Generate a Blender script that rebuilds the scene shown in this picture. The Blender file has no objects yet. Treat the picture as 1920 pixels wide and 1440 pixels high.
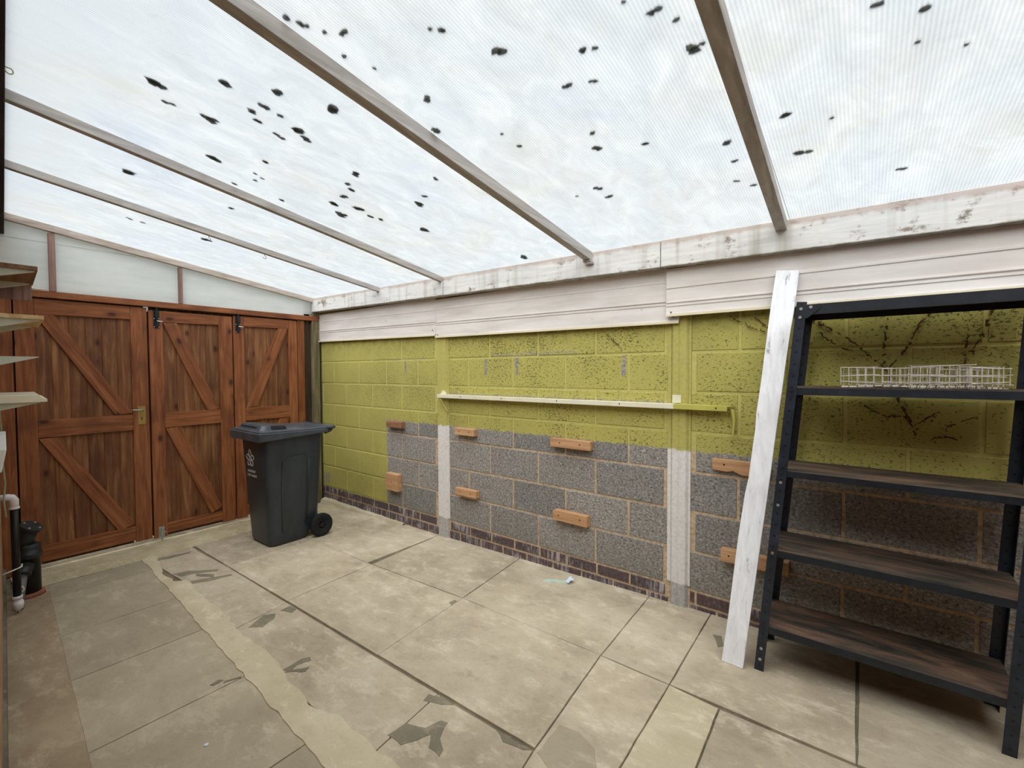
import bpy, bmesh, math, random
from mathutils import Vector, Matrix, noise as mnoise
random.seed(7)
C = bpy.context.scene.collection
S = bpy.context.scene
pi = math.pi

# ------------------------------------------------------------------ camera
YAW, PIT, ROL, F = 0.9055, -0.0295, -0.0041, 845.35
cam_d = bpy.data.cameras.new('camera')
cam = bpy.data.objects.new('camera', cam_d)
C.objects.link(cam)
fw = Vector((-math.cos(YAW)*math.cos(PIT), math.sin(YAW)*math.cos(PIT), math.sin(PIT)))
r0 = Vector((math.sin(YAW), math.cos(YAW), 0.0))
u0 = r0.cross(fw)
rt = math.cos(ROL)*r0 + math.sin(ROL)*u0
up = math.cos(ROL)*u0 - math.sin(ROL)*r0
m = Matrix((rt, up, -fw)).transposed().to_4x4()
m.translation = Vector((4.725, -2.609, 1.332))
cam.matrix_world = m
cam_d.sensor_fit = 'HORIZONTAL'
cam_d.sensor_width = 36.0
cam_d.lens = 36.0*F/1920.0
cam_d.clip_start = 0.01
cam_d.clip_end = 200
S.camera = cam

# ------------------------------------------------------------------ light
S.view_settings.view_transform = 'Standard'
S.view_settings.look = 'None'
S.view_settings.gamma = 1.0
S.view_settings.use_curve_mapping = False
S.view_settings.exposure = 0.60
world = bpy.data.worlds.new('overcast_sky')
S.world = world
world.use_nodes = True
wn = world.node_tree
wn.nodes.clear()
w_out = wn.nodes.new('ShaderNodeOutputWorld')
w_bg = wn.nodes.new('ShaderNodeBackground')
w_bg.inputs['Strength'].default_value = 0.27
w_tc = wn.nodes.new('ShaderNodeTexCoord')
w_ns = wn.nodes.new('ShaderNodeTexNoise')
w_ns.inputs['Scale'].default_value = 1.6
w_ns.inputs['Detail'].default_value = 4
w_rp = wn.nodes.new('ShaderNodeValToRGB')
w_rp.color_ramp.elements[0].position = 0.35
w_rp.color_ramp.elements[0].color = (0.90, 0.945, 1.0, 1)
w_rp.color_ramp.elements[1].position = 0.65
w_rp.color_ramp.elements[1].color = (0.95, 0.98, 1.0, 1)
wn.links.new(w_tc.outputs['Generated'], w_ns.inputs['Vector'])
wn.links.new(w_ns.outputs['Fac'], w_rp.inputs['Fac'])
wn.links.new(w_rp.outputs['Color'], w_bg.inputs['Color'])
wn.links.new(w_bg.outputs['Background'], w_out.inputs['Surface'])
# weak hazy sun through the cloud
sun_d = bpy.data.lights.new('hazy_sun', 'SUN')
sun_d.energy = 5.2
sun_d.angle = math.radians(85)
sun_d.color = (1.0, 0.97, 0.92)
sun = bpy.data.objects.new('hazy_sun', sun_d)
C.objects.link(sun)
sun.rotation_euler = Vector((0.18, -0.52, 0.82)).to_track_quat('Z', 'Y').to_euler()

# ------------------------------------------------------------------ material helpers
class NT:
    def __init__(s, name):
        s.m = bpy.data.materials.new(name)
        s.m.use_nodes = True
        s.t = s.m.node_tree
        s.t.nodes.clear()
        s.out = s.t.nodes.new('ShaderNodeOutputMaterial')
    def n(s, typ, **kw):
        nd = s.t.nodes.new('ShaderNode'+typ)
        for k, v in kw.items():
            if k.startswith('_'):
                setattr(nd, k[1:], v)
        for k, v in kw.items():
            if not k.startswith('_'):
                key = k.replace('__', ' ')
                s.set(nd.inputs[int(key[1:]) if key[0] == 'i' and key[1:].isdigit() else key], v)
        return nd
    def set(s, sock, v):
        if isinstance(v, bpy.types.NodeSocket):
            s.t.links.new(v, sock)
        elif isinstance(v, (tuple, list)) and len(v) == 3 and sock.type == 'RGBA':
            sock.default_value = (*v, 1)
        else:
            sock.default_value = v
    def math(s, op, a, b=0.0, c=0.0, clamp=False):
        nd = s.n('Math', _operation=op, _use_clamp=clamp)
        s.set(nd.inputs[0], a); s.set(nd.inputs[1], b); s.set(nd.inputs[2], c)
        return nd.outputs[0]
    def mix(s, f, a, b, mode='MIX'):
        nd = s.n('Mix', _data_type='RGBA', _blend_type=mode)
        s.set(nd.inputs[0], f); s.set(nd.inputs[6], a); s.set(nd.inputs[7], b)
        return nd.outputs[2]
    def coord(s, scale=(1, 1, 1), rot=(0, 0, 0), loc=(0, 0, 0), kind='Object'):
        tc = s.n('TexCoord')
        mp = s.n('Mapping')
        s.set(mp.inputs['Vector'], tc.outputs[kind])
        mp.inputs['Scale'].default_value = scale
        mp.inputs['Rotation'].default_value = rot
        mp.inputs['Location'].default_value = loc
        return mp.outputs[0]
    def noise(s, vec, scale, detail=3, rough=0.55, dist=0.0):
        nd = s.n('TexNoise', Vector=vec, Scale=scale, Detail=detail, Roughness=rough, Distortion=dist)
        return nd.outputs['Fac']
    def ramp(s, f, stops, interp='LINEAR'):
        nd = s.n('ValToRGB', Fac=f)
        cr = nd.color_ramp
        cr.interpolation = interp
        while len(cr.elements) < len(stops):
            cr.elements.new(0.5)
        for e, (p, c) in zip(cr.elements, stops):
            e.position = p
            e.color = (*c, 1) if isinstance(c, (tuple, list)) else (c, c, c, 1)
        return nd.outputs[0]
    def step(s, f, lo, hi):
        nd = s.n('MapRange', Value=f)
        nd.inputs[1].default_value = lo
        nd.inputs[2].default_value = hi
        return nd.outputs[0]
    def bsdf(s, col, rough=0.7, bump=None, bstr=0.3, bdist=0.005, metal=0.0, spec=0.3):
        b = s.n('BsdfPrincipled')
        s.set(b.inputs['Base Color'], col)
        s.set(b.inputs['Roughness'], rough)
        s.set(b.inputs['Metallic'], metal)
        s.set(b.inputs['Specular IOR Level'], spec)
        if bump is not None:
            bn = s.n('Bump', Height=bump, Strength=bstr, Distance=bdist)
            s.set(b.inputs['Normal'], bn.outputs[0])
        s.t.links.new(b.outputs[0], s.out.inputs[0])
        return s.m

def srgb(r, g, b):
    f = lambda c: (c/255/12.92) if c/255 <= 0.04045 else ((c/255+0.055)/1.055)**2.4
    return (f(r), f(g), f(b))

def plain(name, col, rough=0.5, metal=0.0, spec=0.4, var=0.12, scale=9.0):
    k = NT(name)
    n = k.noise(k.coord(), scale, 4)
    c = k.mix(k.step(n, 0.3, 0.7), tuple(x*(1-var) for x in col), tuple(min(1, x*(1+var)) for x in col))
    return k.bsdf(c, rough, n, 0.08, 0.002, metal, spec)

# stained door timber; axis = grain direction, rot = turn in the door plane
def door_wood(name, axis='z', rot=0.0, lo=(108, 58, 34), mid=(150, 90, 54), hi=(178, 116, 74), flip=False):
    k = NT(name)
    sc = {'z': (14, 14, 1.1), 'y': (14, 1.1, 14), 'x': (1.1, 14, 14)}[axis]
    oi = k.n('ObjectInfo')
    gm = k.n('NewGeometry')
    v0 = k.n('VectorMath', _operation='ADD')
    tc = k.n('TexCoord')
    k.set(v0.inputs[0], tc.outputs['Object'])
    off = k.n('CombineXYZ', X=k.math('MULTIPLY', gm.outputs['Random Per Island'], 7.3),
              Y=k.math('MULTIPLY', oi.outputs['Random'], 9.1), Z=k.math('MULTIPLY', gm.outputs['Random Per Island'], 5.0))
    mp0 = k.n('Mapping', Vector=tc.outputs['Object'])
    mp0.inputs['Rotation'].default_value = (rot, 0, 0)
    k.set(v0.inputs[0], mp0.outputs[0])
    k.set(v0.inputs[1], off.outputs[0])
    mp = k.n('Mapping', Vector=v0.outputs[0])
    mp.inputs['Scale'].default_value = sc
    g = k.noise(mp.outputs[0], 2.2, 6, 0.62, 0.6)
    base = k.ramp(g, [(0.28, srgb(*lo)), (0.5, srgb(*mid)), (0.72, srgb(*hi))])
    # blotches of thicker stain
    b = k.noise(v0.outputs[0], 3.4, 3, 0.5)
    base = k.mix(k.math('MULTIPLY', k.step(b, 0.52, 0.74), 0.55), base, srgb(88, 44, 28))
    mpk = k.n('Mapping', Vector=v0.outputs[0])
    mpk.inputs['Scale'].default_value = {'z': (6, 6, 3.2), 'y': (6, 3.2, 6), 'x': (3.2, 6, 6)}[axis]
    vo = k.n('TexVoronoi', Vector=mpk.outputs[0], Scale=1.15)
    kn = k.step(vo.outputs['Distance'], 0.13, 0.07)
    ring = k.step(vo.outputs['Distance'], 0.26, 0.12)
    base = k.mix(k.math('MULTIPLY', ring, 0.35), base, srgb(84, 40, 24))
    base = k.mix(k.math('MULTIPLY', kn, 0.8), base, srgb(52, 26, 18))
    t = k.math('ADD', k.math('MULTIPLY', gm.outputs['Random Per Island'], 0.45), 0.75)
    hs = k.n('HueSaturation', Color=base, Value=t)
    return k.bsdf(hs.outputs[0], 0.55, g, 0.25, 0.003, 0, 0.35)

def grey_wood(name, cols, axis='y', rough=0.85):
    k = NT(name)
    sc = {'z': (22, 22, 1.5), 'y': (22, 1.5, 22), 'x': (1.5, 22, 22)}[axis]
    g = k.noise(k.coord(sc), 1.6, 6, 0.65, 0.4)
    d = k.noise(k.coord((1, 1, 1)), 5.0, 5, 0.65)
    c = k.ramp(g, [(0.25, srgb(*cols[0])), (0.5, srgb(*cols[1])), (0.75, srgb(*cols[2]))])
    c = k.mix(k.math('MULTIPLY', k.step(d, 0.55, 0.75), 0.5), c, srgb(*cols[0]))
    return k.bsdf(c, rough, g, 0.4, 0.003, 0, 0.2)

# ------------------------------------------------------------------ materials
M = {}
M['stile'] = door_wood('stained_pine_upright', 'z')
M['rail'] = door_wood('stained_pine_rail', 'y')
M['plank'] = door_wood('stained_pine_plank', 'z', lo=(92, 56, 34), mid=(122, 78, 48), hi=(156, 112, 74))
def brace_mat(name, ang):
    return door_wood(name, 'z', rot=ang)
M['dirty_rafter'] = grey_wood('weathered_rafter', [(146, 140, 136), (180, 174, 170), (206, 202, 198)])
M['gable_rail'] = grey_wood('weathered_gable_rail', [(150, 134, 124), (196, 182, 172), (216, 206, 196)])
M['mauve_stud'] = grey_wood('mauve_stud', [(104, 78, 74), (146, 116, 108), (176, 148, 136)], 'z')
M['fascia_dark'] = grey_wood('dark_fascia', [(28, 24, 30), (46, 38, 44), (70, 60, 62)], 'x')
M['grey_post'] = grey_wood('grey_timber_post', [(78, 72, 52), (118, 108, 82), (150, 140, 108)], 'z')
M['dark_post'] = grey_wood('dark_timber_post', [(40, 30, 22), (66, 52, 40), (90, 74, 56)], 'z')
M['amber_strip'] = door_wood('amber_strip', 'z', lo=(104, 58, 30), mid=(138, 82, 46), hi=(158, 100, 60))
M['batten'] = grey_wood('raw_batten', [(160, 116, 82), (190, 146, 108), (212, 172, 132)], 'x', 0.75)
M['batten_dark'] = grey_wood('raw_batten_brown', [(116, 78, 56), (150, 108, 82), (172, 130, 102)], 'x', 0.75)
M['nail'] = plain('nail_head', srgb(40, 34, 32), 0.5, 0.6)
M['shelf_pine'] = grey_wood('bare_pine', [(176, 140, 96), (206, 176, 130), (222, 198, 158)], 'x', 0.7)
M['shelf_brown'] = grey_wood('brown_board', [(96, 66, 48), (126, 94, 72), (150, 118, 92)], 'x', 0.7)
M['cream'] = plain('cream_paint', srgb(226, 220, 196), 0.5, var=0.06)
M['bracket_white'] = plain('chalky_white', srgb(200, 204, 190), 0.6, var=0.08)
M['white_plastic'] = plain('white_plastic', srgb(232, 226, 232), 0.3, var=0.04)
M['black_plastic'] = plain('black_plastic', srgb(22, 22, 26), 0.4, var=0.2)
M['grey_plastic'] = plain('grey_plastic', srgb(104, 106, 100), 0.5)
M['old_black'] = plain('dusty_black', srgb(40, 42, 44), 0.45, var=0.45, scale=22)
M['terracotta'] = plain('terracotta', srgb(150, 92, 72), 0.8, var=0.25, scale=30)
M['brass'] = plain('old_brass', srgb(176, 150, 92), 0.4, 0.7)
M['steel'] = plain('galvanised_steel', srgb(176, 182, 180), 0.4, 0.6, var=0.3, scale=60)
M['iron_black'] = plain('black_iron', srgb(16, 17, 20), 0.35, 0.0, 0.5)
M['bright_bolt'] = plain('bright_bolt', srgb(200, 204, 208), 0.3, 0.8)
M['zip_white'] = plain('white_nylon', srgb(226, 226, 216), 0.5)
M['cable_green'] = plain('pale_green_cable', srgb(170, 186, 160), 0.5)
M['moss'] = plain('dark_moss', srgb(74, 88, 86), 0.95, 0, 0.1, var=0.5, scale=40)
def m_moss():
    k = NT('dark_moss')
    n = k.noise(k.coord(), 60, 4, 0.6)
    b = k.n('BsdfDiffuse', Color=k.mix(n, srgb(52, 64, 60), srgb(96, 108, 100)))
    t = k.n('BsdfTransparent')
    mx = k.n('MixShader', i0=k.step(n, 0.30, 0.72))
    mx2 = k.n('MixShader'); mx2.inputs[0].default_value = 0.42
    k.t.links.new(b.outputs[0], mx.inputs[1]); k.t.links.new(t.outputs[0], mx.inputs[2])
    k.t.links.new(b.outputs[0], mx2.inputs[1]); k.t.links.new(mx.outputs[0], mx2.inputs[2])
    k.t.links.new(mx2.outputs[0], k.out.inputs[0])
    return k.m
M['moss'] = m_moss()
M['paper'] = plain('crumpled_paper', srgb(206, 214, 228), 0.8, var=0.12, scale=80)
M['hook'] = plain('hook_wire', srgb(90, 86, 80), 0.4, 0.6)
M['ivy'] = plain('dried_ivy', srgb(96, 70, 44), 0.95, 0, 0.1, var=0.4, scale=50)
M['ground'] = plain('outside_concrete', srgb(190, 190, 186), 0.9, var=0.08)
M['print'] = plain('white_print', srgb(196, 190, 184), 0.7, var=0.05)
M['rubber'] = plain('rubber', srgb(20, 22, 24), 0.75, var=0.15)
M['void'] = plain('slot_black', srgb(6, 7, 9), 0.7)

def m_bin(name, col):
    k = NT(name)
    n = k.noise(k.coord(), 260, 2)
    d = k.noise(k.coord((1, 1, 0.35)), 7, 4, 0.6)
    c = k.mix(k.step(d, 0.4, 0.75), col, tuple(x*1.6+0.003 for x in col))
    r = k.math('ADD', k.math('MULTIPLY', d, 0.25), 0.28)
    return k.bsdf(c, r, n, 0.12, 0.001, 0, 0.45)
M['bin'] = m_bin('charcoal_bin_plastic', srgb(44, 50, 55))
M['bin_lid'] = m_bin('charcoal_lid_plastic', srgb(58, 63, 70))

# white paint flaking off timber
def peeling(name, axis='x', paint=(224, 222, 219), amt=0.555, wood=(138, 124, 112), pink=True, grain=0.5):
    k = NT(name)
    sc = {'x': (2.2, 20, 20), 'z': (20, 20, 2.2)}[axis]
    g = k.noise(k.coord(sc), 2.0, 6, 0.65, 0.5)
    f = k.noise(k.coord((3, 3, 3) if axis == 'x' else (4, 4, 2)), 3.0, 8, 0.72)
    w = k.ramp(g, [(0.3, srgb(*[int(c*0.62) for c in wood])), (0.6, srgb(*wood)), (0.8, srgb(*[min(255, int(c*1.35)) for c in wood]))])
    pt = k.mix(k.step(g, 0.4, 0.75), srgb(*paint), srgb(*[int(c*0.9) for c in paint]))
    mk = k.math('ADD', k.math('MULTIPLY', f, 1-grain*0.5), k.math('MULTIPLY', g, grain*0.5))
    mask = k.step(mk, amt, amt+0.07)
    c = k.mix(mask, pt, w)
    if pink:
        sp = k.n('SeparateXYZ', Vector=k.coord())
        zz = k.math('ADD', sp.outputs[2], k.math('MULTIPLY', sp.outputs[0], 0.017))
        # bare pinkish undercoat along the top edge, green-brown shadow line painted along the bottom
        tp = k.step(k.math('ADD', zz, k.math('MULTIPLY', f, 0.08)), 2.122, 2.14)
        c = k.mix(k.math('MULTIPLY', tp, 0.6), c, srgb(178, 156, 146))
        bt = k.step(k.math('ADD', zz, k.math('MULTIPLY', f, 0.03)), 1.993, 1.983)
        c = k.mix(k.math('MULTIPLY', bt, 0.85), c, srgb(120, 112, 84))
        # rusty runs
        st = k.noise(k.coord((9, 9, 0.6)), 1.5, 3, 0.5)
        c = k.mix(k.math('MULTIPLY', k.step(st, 0.54, 0.70), 0.5), c, srgb(152, 146, 132))
    return k.bsdf(c, 0.75, k.math('SUBTRACT', 1.0, mask), 0.25, 0.002, 0, 0.25)
M['beam'] = peeling('flaking_white_beam')
M['plank_white'] = peeling('flaking_white_plank', 'z', paint=(246, 246, 250), amt=0.582, wood=(110, 106, 104), pink=False, grain=1.1)
M['sill_white'] = plain('white_gloss', srgb(226, 230, 226), 0.35, var=0.05)

def m_clad():
    k = NT('white_vinyl_cladding')
    d = k.noise(k.coord((0.7, 1, 5)), 3.0, 5, 0.6)
    c = k.ramp(d, [(0.3, srgb(208, 200, 194)), (0.6, srgb(228, 222, 218)), (0.8, srgb(222, 214, 206))])
    s = k.noise(k.coord(), 18, 2)
    c = k.mix(k.math('MULTIPLY', k.step(s, 0.72, 0.78), 0.4), c, srgb(170, 160, 140))
    return k.bsdf(c, 0.42, None, 0, 0, 0, 0.4)
M['clad'] = m_clad()
M['clad_edge'] = plain('cream_cladding_trim', srgb(226, 214, 184), 0.45, var=0.05)

def m_gable():
    k = NT('gable_sheet')
    d = k.noise(k.coord((1, 1, 5)), 2.5, 5, 0.6)
    c = k.ramp(d, [(0.3, srgb(230, 234, 232)), (0.7, srgb(244, 246, 244))])
    b = k.n('BsdfPrincipled'); k.set(b.inputs['Base Color'], c); b.inputs['Roughness'].default_value = 0.5
    t = k.n('BsdfTranslucent', Color=c)
    mx = k.n('MixShader'); mx.inputs[0].default_value = 0.5
    k.t.links.new(b.outputs[0], mx.inputs[1]); k.t.links.new(t.outputs[0], mx.inputs[2])
    k.t.links.new(mx.outputs[0], k.out.inputs[0])
    return k.m
M['gable'] = m_gable()

# twin wall polycarbonate: ribs run down the slope, cloudy with grime and algae
def m_sheet():
    k = NT('twinwall_polycarbonate')
    v = k.coord()
    sp = k.n('SeparateXYZ', Vector=v)
    ph = k.math('MULTIPLY', sp.outputs[0], 2*pi/0.0105)
    rib = k.math('MULTIPLY_ADD', k.math('SINE', ph), 0.5, 0.5)
    wide = k.noise(k.coord((28, 0.35, 1)), 1.0, 3, 0.6)
    cloud = k.noise(k.coord((1, 1, 1)), 1.5, 7, 0.66, 0.7)
    fine = k.noise(k.coord((1, 0.5, 1)), 9.0, 6, 0.7, 0.6)
    col = k.ramp(cloud, [(0.32, (0.84, 0.90, 0.98)), (0.5, (0.89, 0.93, 0.96)), (0.68, (0.88, 0.89, 0.86))])
    col = k.mix(k.math('MULTIPLY', k.step(fine, 0.5, 0.72), 0.5), col, (0.97, 0.99, 0.98))
    col = k.mix(k.math('MULTIPLY', rib, 0.17), col, (0.55, 0.60, 0.66))
    col = k.mix(k.math('MULTIPLY', k.step(wide, 0.62, 0.8), 0.28), col, (0.42, 0.48, 0.55))
    # water and dirt gathered next to the house
    hs = k.step(k.math('ADD', sp.outputs[1], k.math('MULTIPLY', wide, 0.5)), -1.75, -2.35)
    col = k.mix(k.math('MULTIPLY', hs, k.math('MULTIPLY', k.step(fine, 0.42, 0.62), 0.45)), col, (0.45, 0.5, 0.58))
    tr = k.n('BsdfTranslucent', Color=col)
    tp = k.n('BsdfTransparent', Color=col)
    f = k.math('ADD', k.math('MULTIPLY', rib, -0.12), k.math('MULTIPLY_ADD', fine, -0.30, 0.85), clamp=True)
    mx = k.n('MixShader', i0=f)
    k.t.links.new(tr.outputs[0], mx.inputs[1]); k.t.links.new(tp.outputs[0], mx.inputs[2])
    gl = k.n('BsdfGlossy', Roughness=0.18)
    gl.inputs['Color'].default_value = (0.9, 0.95, 1, 1)
    bn = k.n('Bump', Height=rib, Strength=0.5, Distance=0.002)
    k.set(gl.inputs['Normal'], bn.outputs[0])
    m2 = k.n('MixShader'); m2.inputs[0].default_value = 0.05
    k.t.links.new(mx.outputs[0], m2.inputs[1]); k.t.links.new(gl.outputs[0], m2.inputs[2])
    k.t.links.new(m2.outputs[0], k.out.inputs[0])
    return k.m
M['sheet'] = m_sheet()
def m_clear():
    k = NT('clear_upper_skin')
    tp = k.n('BsdfTransparent'); tp.inputs[0].default_value = (0.95, 0.97, 0.98, 1)
    k.t.links.new(tp.outputs[0], k.out.inputs[0])
    return k.m
M['clear'] = m_clear()

# ---- block wall
def wall_masks(k):
    v = k.coord()
    sp = k.n('SeparateXYZ', Vector=v)
    X, Z = sp.outputs[0], sp.outputs[2]
    n = k.noise(v, 14, 4, 0.6)
    n2 = k.noise(v, 70, 2, 0.6)
    wob = k.math('ADD', k.math('MULTIPLY_ADD', n, 0.05, -0.025), k.math('MULTIPLY_ADD', n2, 0.03, -0.015))
    zz = k.math('ADD', Z, wob)
    xx = k.math('ADD', X, wob)
    upper = k.step(zz, 0.872, 0.884)
    left = k.math('MULTIPLY', k.step(xx, 1.185, 1.165), k.step(zz, 0.05, 0.075))
    green = k.math('MAXIMUM', upper, left)
    # old bracket marks and scrapes where the paint is missing
    def rect(xc, zc, hw, hh):
        a = k.step(k.math('ABSOLUTE', k.math('SUBTRACT', xx, xc)), hw+0.004, hw-0.004)
        b = k.step(k.math('ABSOLUTE', k.math('SUBTRACT', zz, zc)), hh+0.006, hh-0.006)
        return k.math('MULTIPLY', a, b)
    cur = None
    for r in ((1.457, 1.368, 0.009, 0.06), (2.423, 1.365, 0.011, 0.062), (2.723, 1.367, 0.011, 0.062), (3.553, 1.362, 0.011, 0.062)):
        q = rect(*r)
        cur = q if cur is None else k.math('MAXIMUM', cur, q)
    for r, a in (((2.86, 1.452, 0.36, 0.010), 0.75), ((1.5, 1.438, 0.24, 0.006), 0.6), ((2.93, 1.143, 0.93, 0.010), 0.8), ((0.1, 0.17, 0.07, 0.06), 0.9)):
        cur = k.math('MAXIMUM', cur, k.math('MULTIPLY', rect(*r), k.math('MULTIPLY', k.step(n2, 0.35, 0.6), a)))
    green = k.math('MULTIPLY', green, k.math('SUBTRACT', 1.0, cur), clamp=True)
    return v, X, Z, n, green

def m_block():
    k = NT('painted_block')
    v, X, Z, n, green = wall_masks(k)
    gm = k.n('NewGeometry')
    pit = k.noise(k.coord((0.7, 1, 1.15)), 92, 3, 0.75, 0.5)
    pit2 = k.noise(v, 210, 2, 0.6)
    pm = k.noise(v, 2.3, 3, 0.5)
    thr = k.math('MULTIPLY_ADD', pm, -0.26, 0.715)
    holes = k.step(k.math('SUBTRACT', pit, thr), -0.02, 0.045)
    holes = k.math('MULTIPLY', holes, k.math('MULTIPLY_ADD', k.step(X, 0.3, 2.4), 0.75, 0.25))
    big = k.noise(v, 1.3, 4, 0.6)
    g = k.ramp(big, [(0.3, srgb(166, 159, 90)), (0.52, srgb(182, 174, 97)), (0.75, srgb(170, 161, 92))])
    g = k.mix(k.math('MULTIPLY', k.step(pit2, 0.45, 0.7), 0.25), g, srgb(190, 180, 106))
    g = k.mix(k.math('MULTIPLY', holes, 0.78), g, srgb(58, 54, 24))
    # patchy darker green-grey towards the cladding
    gr = k.math('MULTIPLY', k.step(Z, 1.47, 1.62), k.step(n, 0.42, 0.62))
    g = k.mix(k.math('MULTIPLY', gr, 0.4), g, srgb(112, 112, 66))
    # raw grey block
    rnd = gm.outputs['Random Per Island']
    sp1 = k.noise(k.coord((0.8, 1, 1)), 88, 4, 0.78, 0.6)
    r = k.ramp(sp1, [(0.34, srgb(88, 86, 86)), (0.45, srgb(150, 148, 146)), (0.56, srgb(178, 176, 174)), (0.68, srgb(222, 221, 219))])
    tint = k.mix(rnd, srgb(208, 205, 202), srgb(242, 237, 231))
    r = k.mix(1.0, r, tint, 'MULTIPLY')
    r = k.mix(k.math('MULTIPLY', k.step(n, 0.56, 0.74), 0.30), r, srgb(186, 176, 160))
    base = k.math('MULTIPLY', k.step(k.math('ADD', Z, k.math('MULTIPLY', n, 0.25)), 0.36, 0.12), 0.45)
    r = k.mix(base, r, srgb(112, 108, 96))
    c = k.mix(green, r, g)
    hb = k.math('SUBTRACT', k.math('MULTIPLY', pit2, 0.25), holes)
    hb2 = k.math('ADD', hb, k.math('MULTIPLY', sp1, k.math('SUBTRACT', 1.0, green)))
    return k.bsdf(c, 0.85, hb2, 0.55, 0.005, 0, 0.2)
M['block'] = m_block()

def m_mortar():
    k = NT('block_mortar')
    v, X, Z, n, green = wall_masks(k)
    f = k.noise(v, 45, 4, 0.6)
    g = k.ramp(f, [(0.3, srgb(182, 174, 102)), (0.7, srgb(198, 190, 116))])
    r = k.ramp(f, [(0.3, srgb(164, 138, 112)), (0.5, srgb(192, 168, 140)), (0.75, srgb(214, 196, 172))])
    c = k.mix(green, r, g)
    return k.bsdf(c, 0.9, f, 0.4, 0.004, 0, 0.2)
M['mortar'] = m_mortar()

def m_brick():
    k = NT('engineering_brick')
    v = k.coord()
    gm = k.n('NewGeometry')
    st = k.noise(k.coord((60, 1, 5)), 1.0, 3, 0.6)
    pt = k.noise(v, 6, 3, 0.6)
    f = k.noise(v, 60, 3, 0.6)
    c = k.ramp(f, [(0.3, srgb(58, 50, 54)), (0.6, srgb(96, 84, 88)), (0.8, srgb(132, 116, 114))])
    c = k.mix(gm.outputs['Random Per Island'], c, k.mix(0.35, c, srgb(104, 72, 64)))
    e = k.math('MULTIPLY', k.step(st, 0.46, 0.56), k.step(pt, 0.46, 0.60))
    c = k.mix(k.math('MULTIPLY', e, 0.75), c, srgb(186, 178, 178))
    return k.bsdf(c, 0.6, f, 0.3, 0.003, 0, 0.35)
M['brick'] = m_brick()

def m_post():
    k = NT('painted_concrete_post')
    v = k.coord()
    sp = k.n('SeparateXYZ', Vector=v)
    X, Z = sp.outputs[0], sp.outputs[2]
    n = k.noise(k.coord((1, 1, 0.25)), 30, 4, 0.6)
    sm = k.noise(v, 55, 4, 0.6)
    zz = k.math('ADD', Z, k.math('MULTIPLY_ADD', n, 0.05, -0.025))
    green = k.step(zz, 0.868, 0.880)
    white = k.math('MULTIPLY', k.step(zz, 0.10, 0.11), 1.0)
    g = k.ramp(sm, [(0.3, srgb(170, 162, 94)), (0.6, srgb(186, 177, 102))])
    w = k.ramp(sm, [(0.3, srgb(208, 204, 200)), (0.6, srgb(228, 224, 222)), (0.8, srgb(212, 210, 206))])
    b = k.ramp(sm, [(0.3, srgb(158, 156, 154)), (0.7, srgb(192, 190, 188))])
    c = k.mix(white, b, w)
    c = k.mix(green, c, g)
    return k.bsdf(c, 0.8, sm, 0.3, 0.003, 0, 0.25)
M['post'] = m_post()

# ---- floor
def m_slab(name, lo, mid, hi, stain=(132, 118, 98), rough=0.85):
    k = NT(name)
    v = k.coord()
    gm = k.n('NewGeometry')
    big = k.noise(v, 1.7, 7, 0.66, 0.3)
    med = k.noise(k.coord((0.8, 1.4, 1)), 7, 9, 0.74, 0.25)
    fin = k.noise(v, 60, 4, 0.7)
    c = k.ramp(big, [(0.30, srgb(*lo)), (0.5, srgb(*mid)), (0.70, srgb(*hi))])
    c = k.mix(k.math('MULTIPLY', k.step(med, 0.52, 0.66), 0.7), c, srgb(*[min(255, x+16) for x in hi]))
    c = k.mix(k.math('MULTIPLY', k.step(med, 0.46, 0.30), 0.45), c, srgb(*stain))
    c = k.mix(k.math('MULTIPLY', k.step(fin, 0.55, 0.8), 0.22), c, srgb(110, 98, 80))
    t = k.math('MULTIPLY_ADD', gm.outputs['Random Per Island'], 0.16, 0.92)
    hs = k.n('HueSaturation', Color=c, Value=t)
    hb = k.math('ADD', k.math('MULTIPLY', med, 1.0), k.math('MULTIPLY', fin, 0.25))
    return k.bsdf(hs.outputs[0], rough, hb, 0.35, 0.006, 0, 0.2)
M['slab'] = m_slab('paving_slab', (158, 144, 124), (180, 166, 144), (198, 186, 164))
M['concrete'] = m_slab('old_concrete', (154, 143, 122), (166, 154, 132), (176, 164, 142), (144, 130, 108))
M['edge_strip'] = m_slab('brown_concrete', (134, 114, 94), (156, 138, 114), (172, 156, 130), (120, 98, 78))
M['cement'] = m_slab('pale_cement', (176, 163, 136), (190, 178, 150), (202, 191, 166), (164, 150, 124))
M['joint'] = m_slab('joint_dirt', (90, 82, 66), (116, 106, 88), (142, 132, 110), (76, 68, 54))
M['hole'] = m_slab('broken_patch', (110, 102, 86), (128, 119, 101), (144, 135, 115), (92, 84, 70))
M['sill_conc'] = m_slab('threshold_concrete', (160, 148, 118), (180, 168, 138), (192, 182, 152), (132, 118, 92))
M['chalk'] = plain('pale_turquoise_chalk', srgb(178, 198, 184), 0.9)

def m_render():
    k = NT('house_wall_render')
    v = k.coord()
    n = k.noise(v, 8, 5, 0.65)
    f = k.noise(v, 90, 3, 0.6)
    c = k.ramp(n, [(0.3, srgb(150, 116, 92)), (0.55, srgb(184, 150, 124)), (0.75, srgb(200, 172, 146))])
    return k.bsdf(c, 0.9, f, 0.4, 0.004, 0, 0.2)
M['render'] = m_render()

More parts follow.
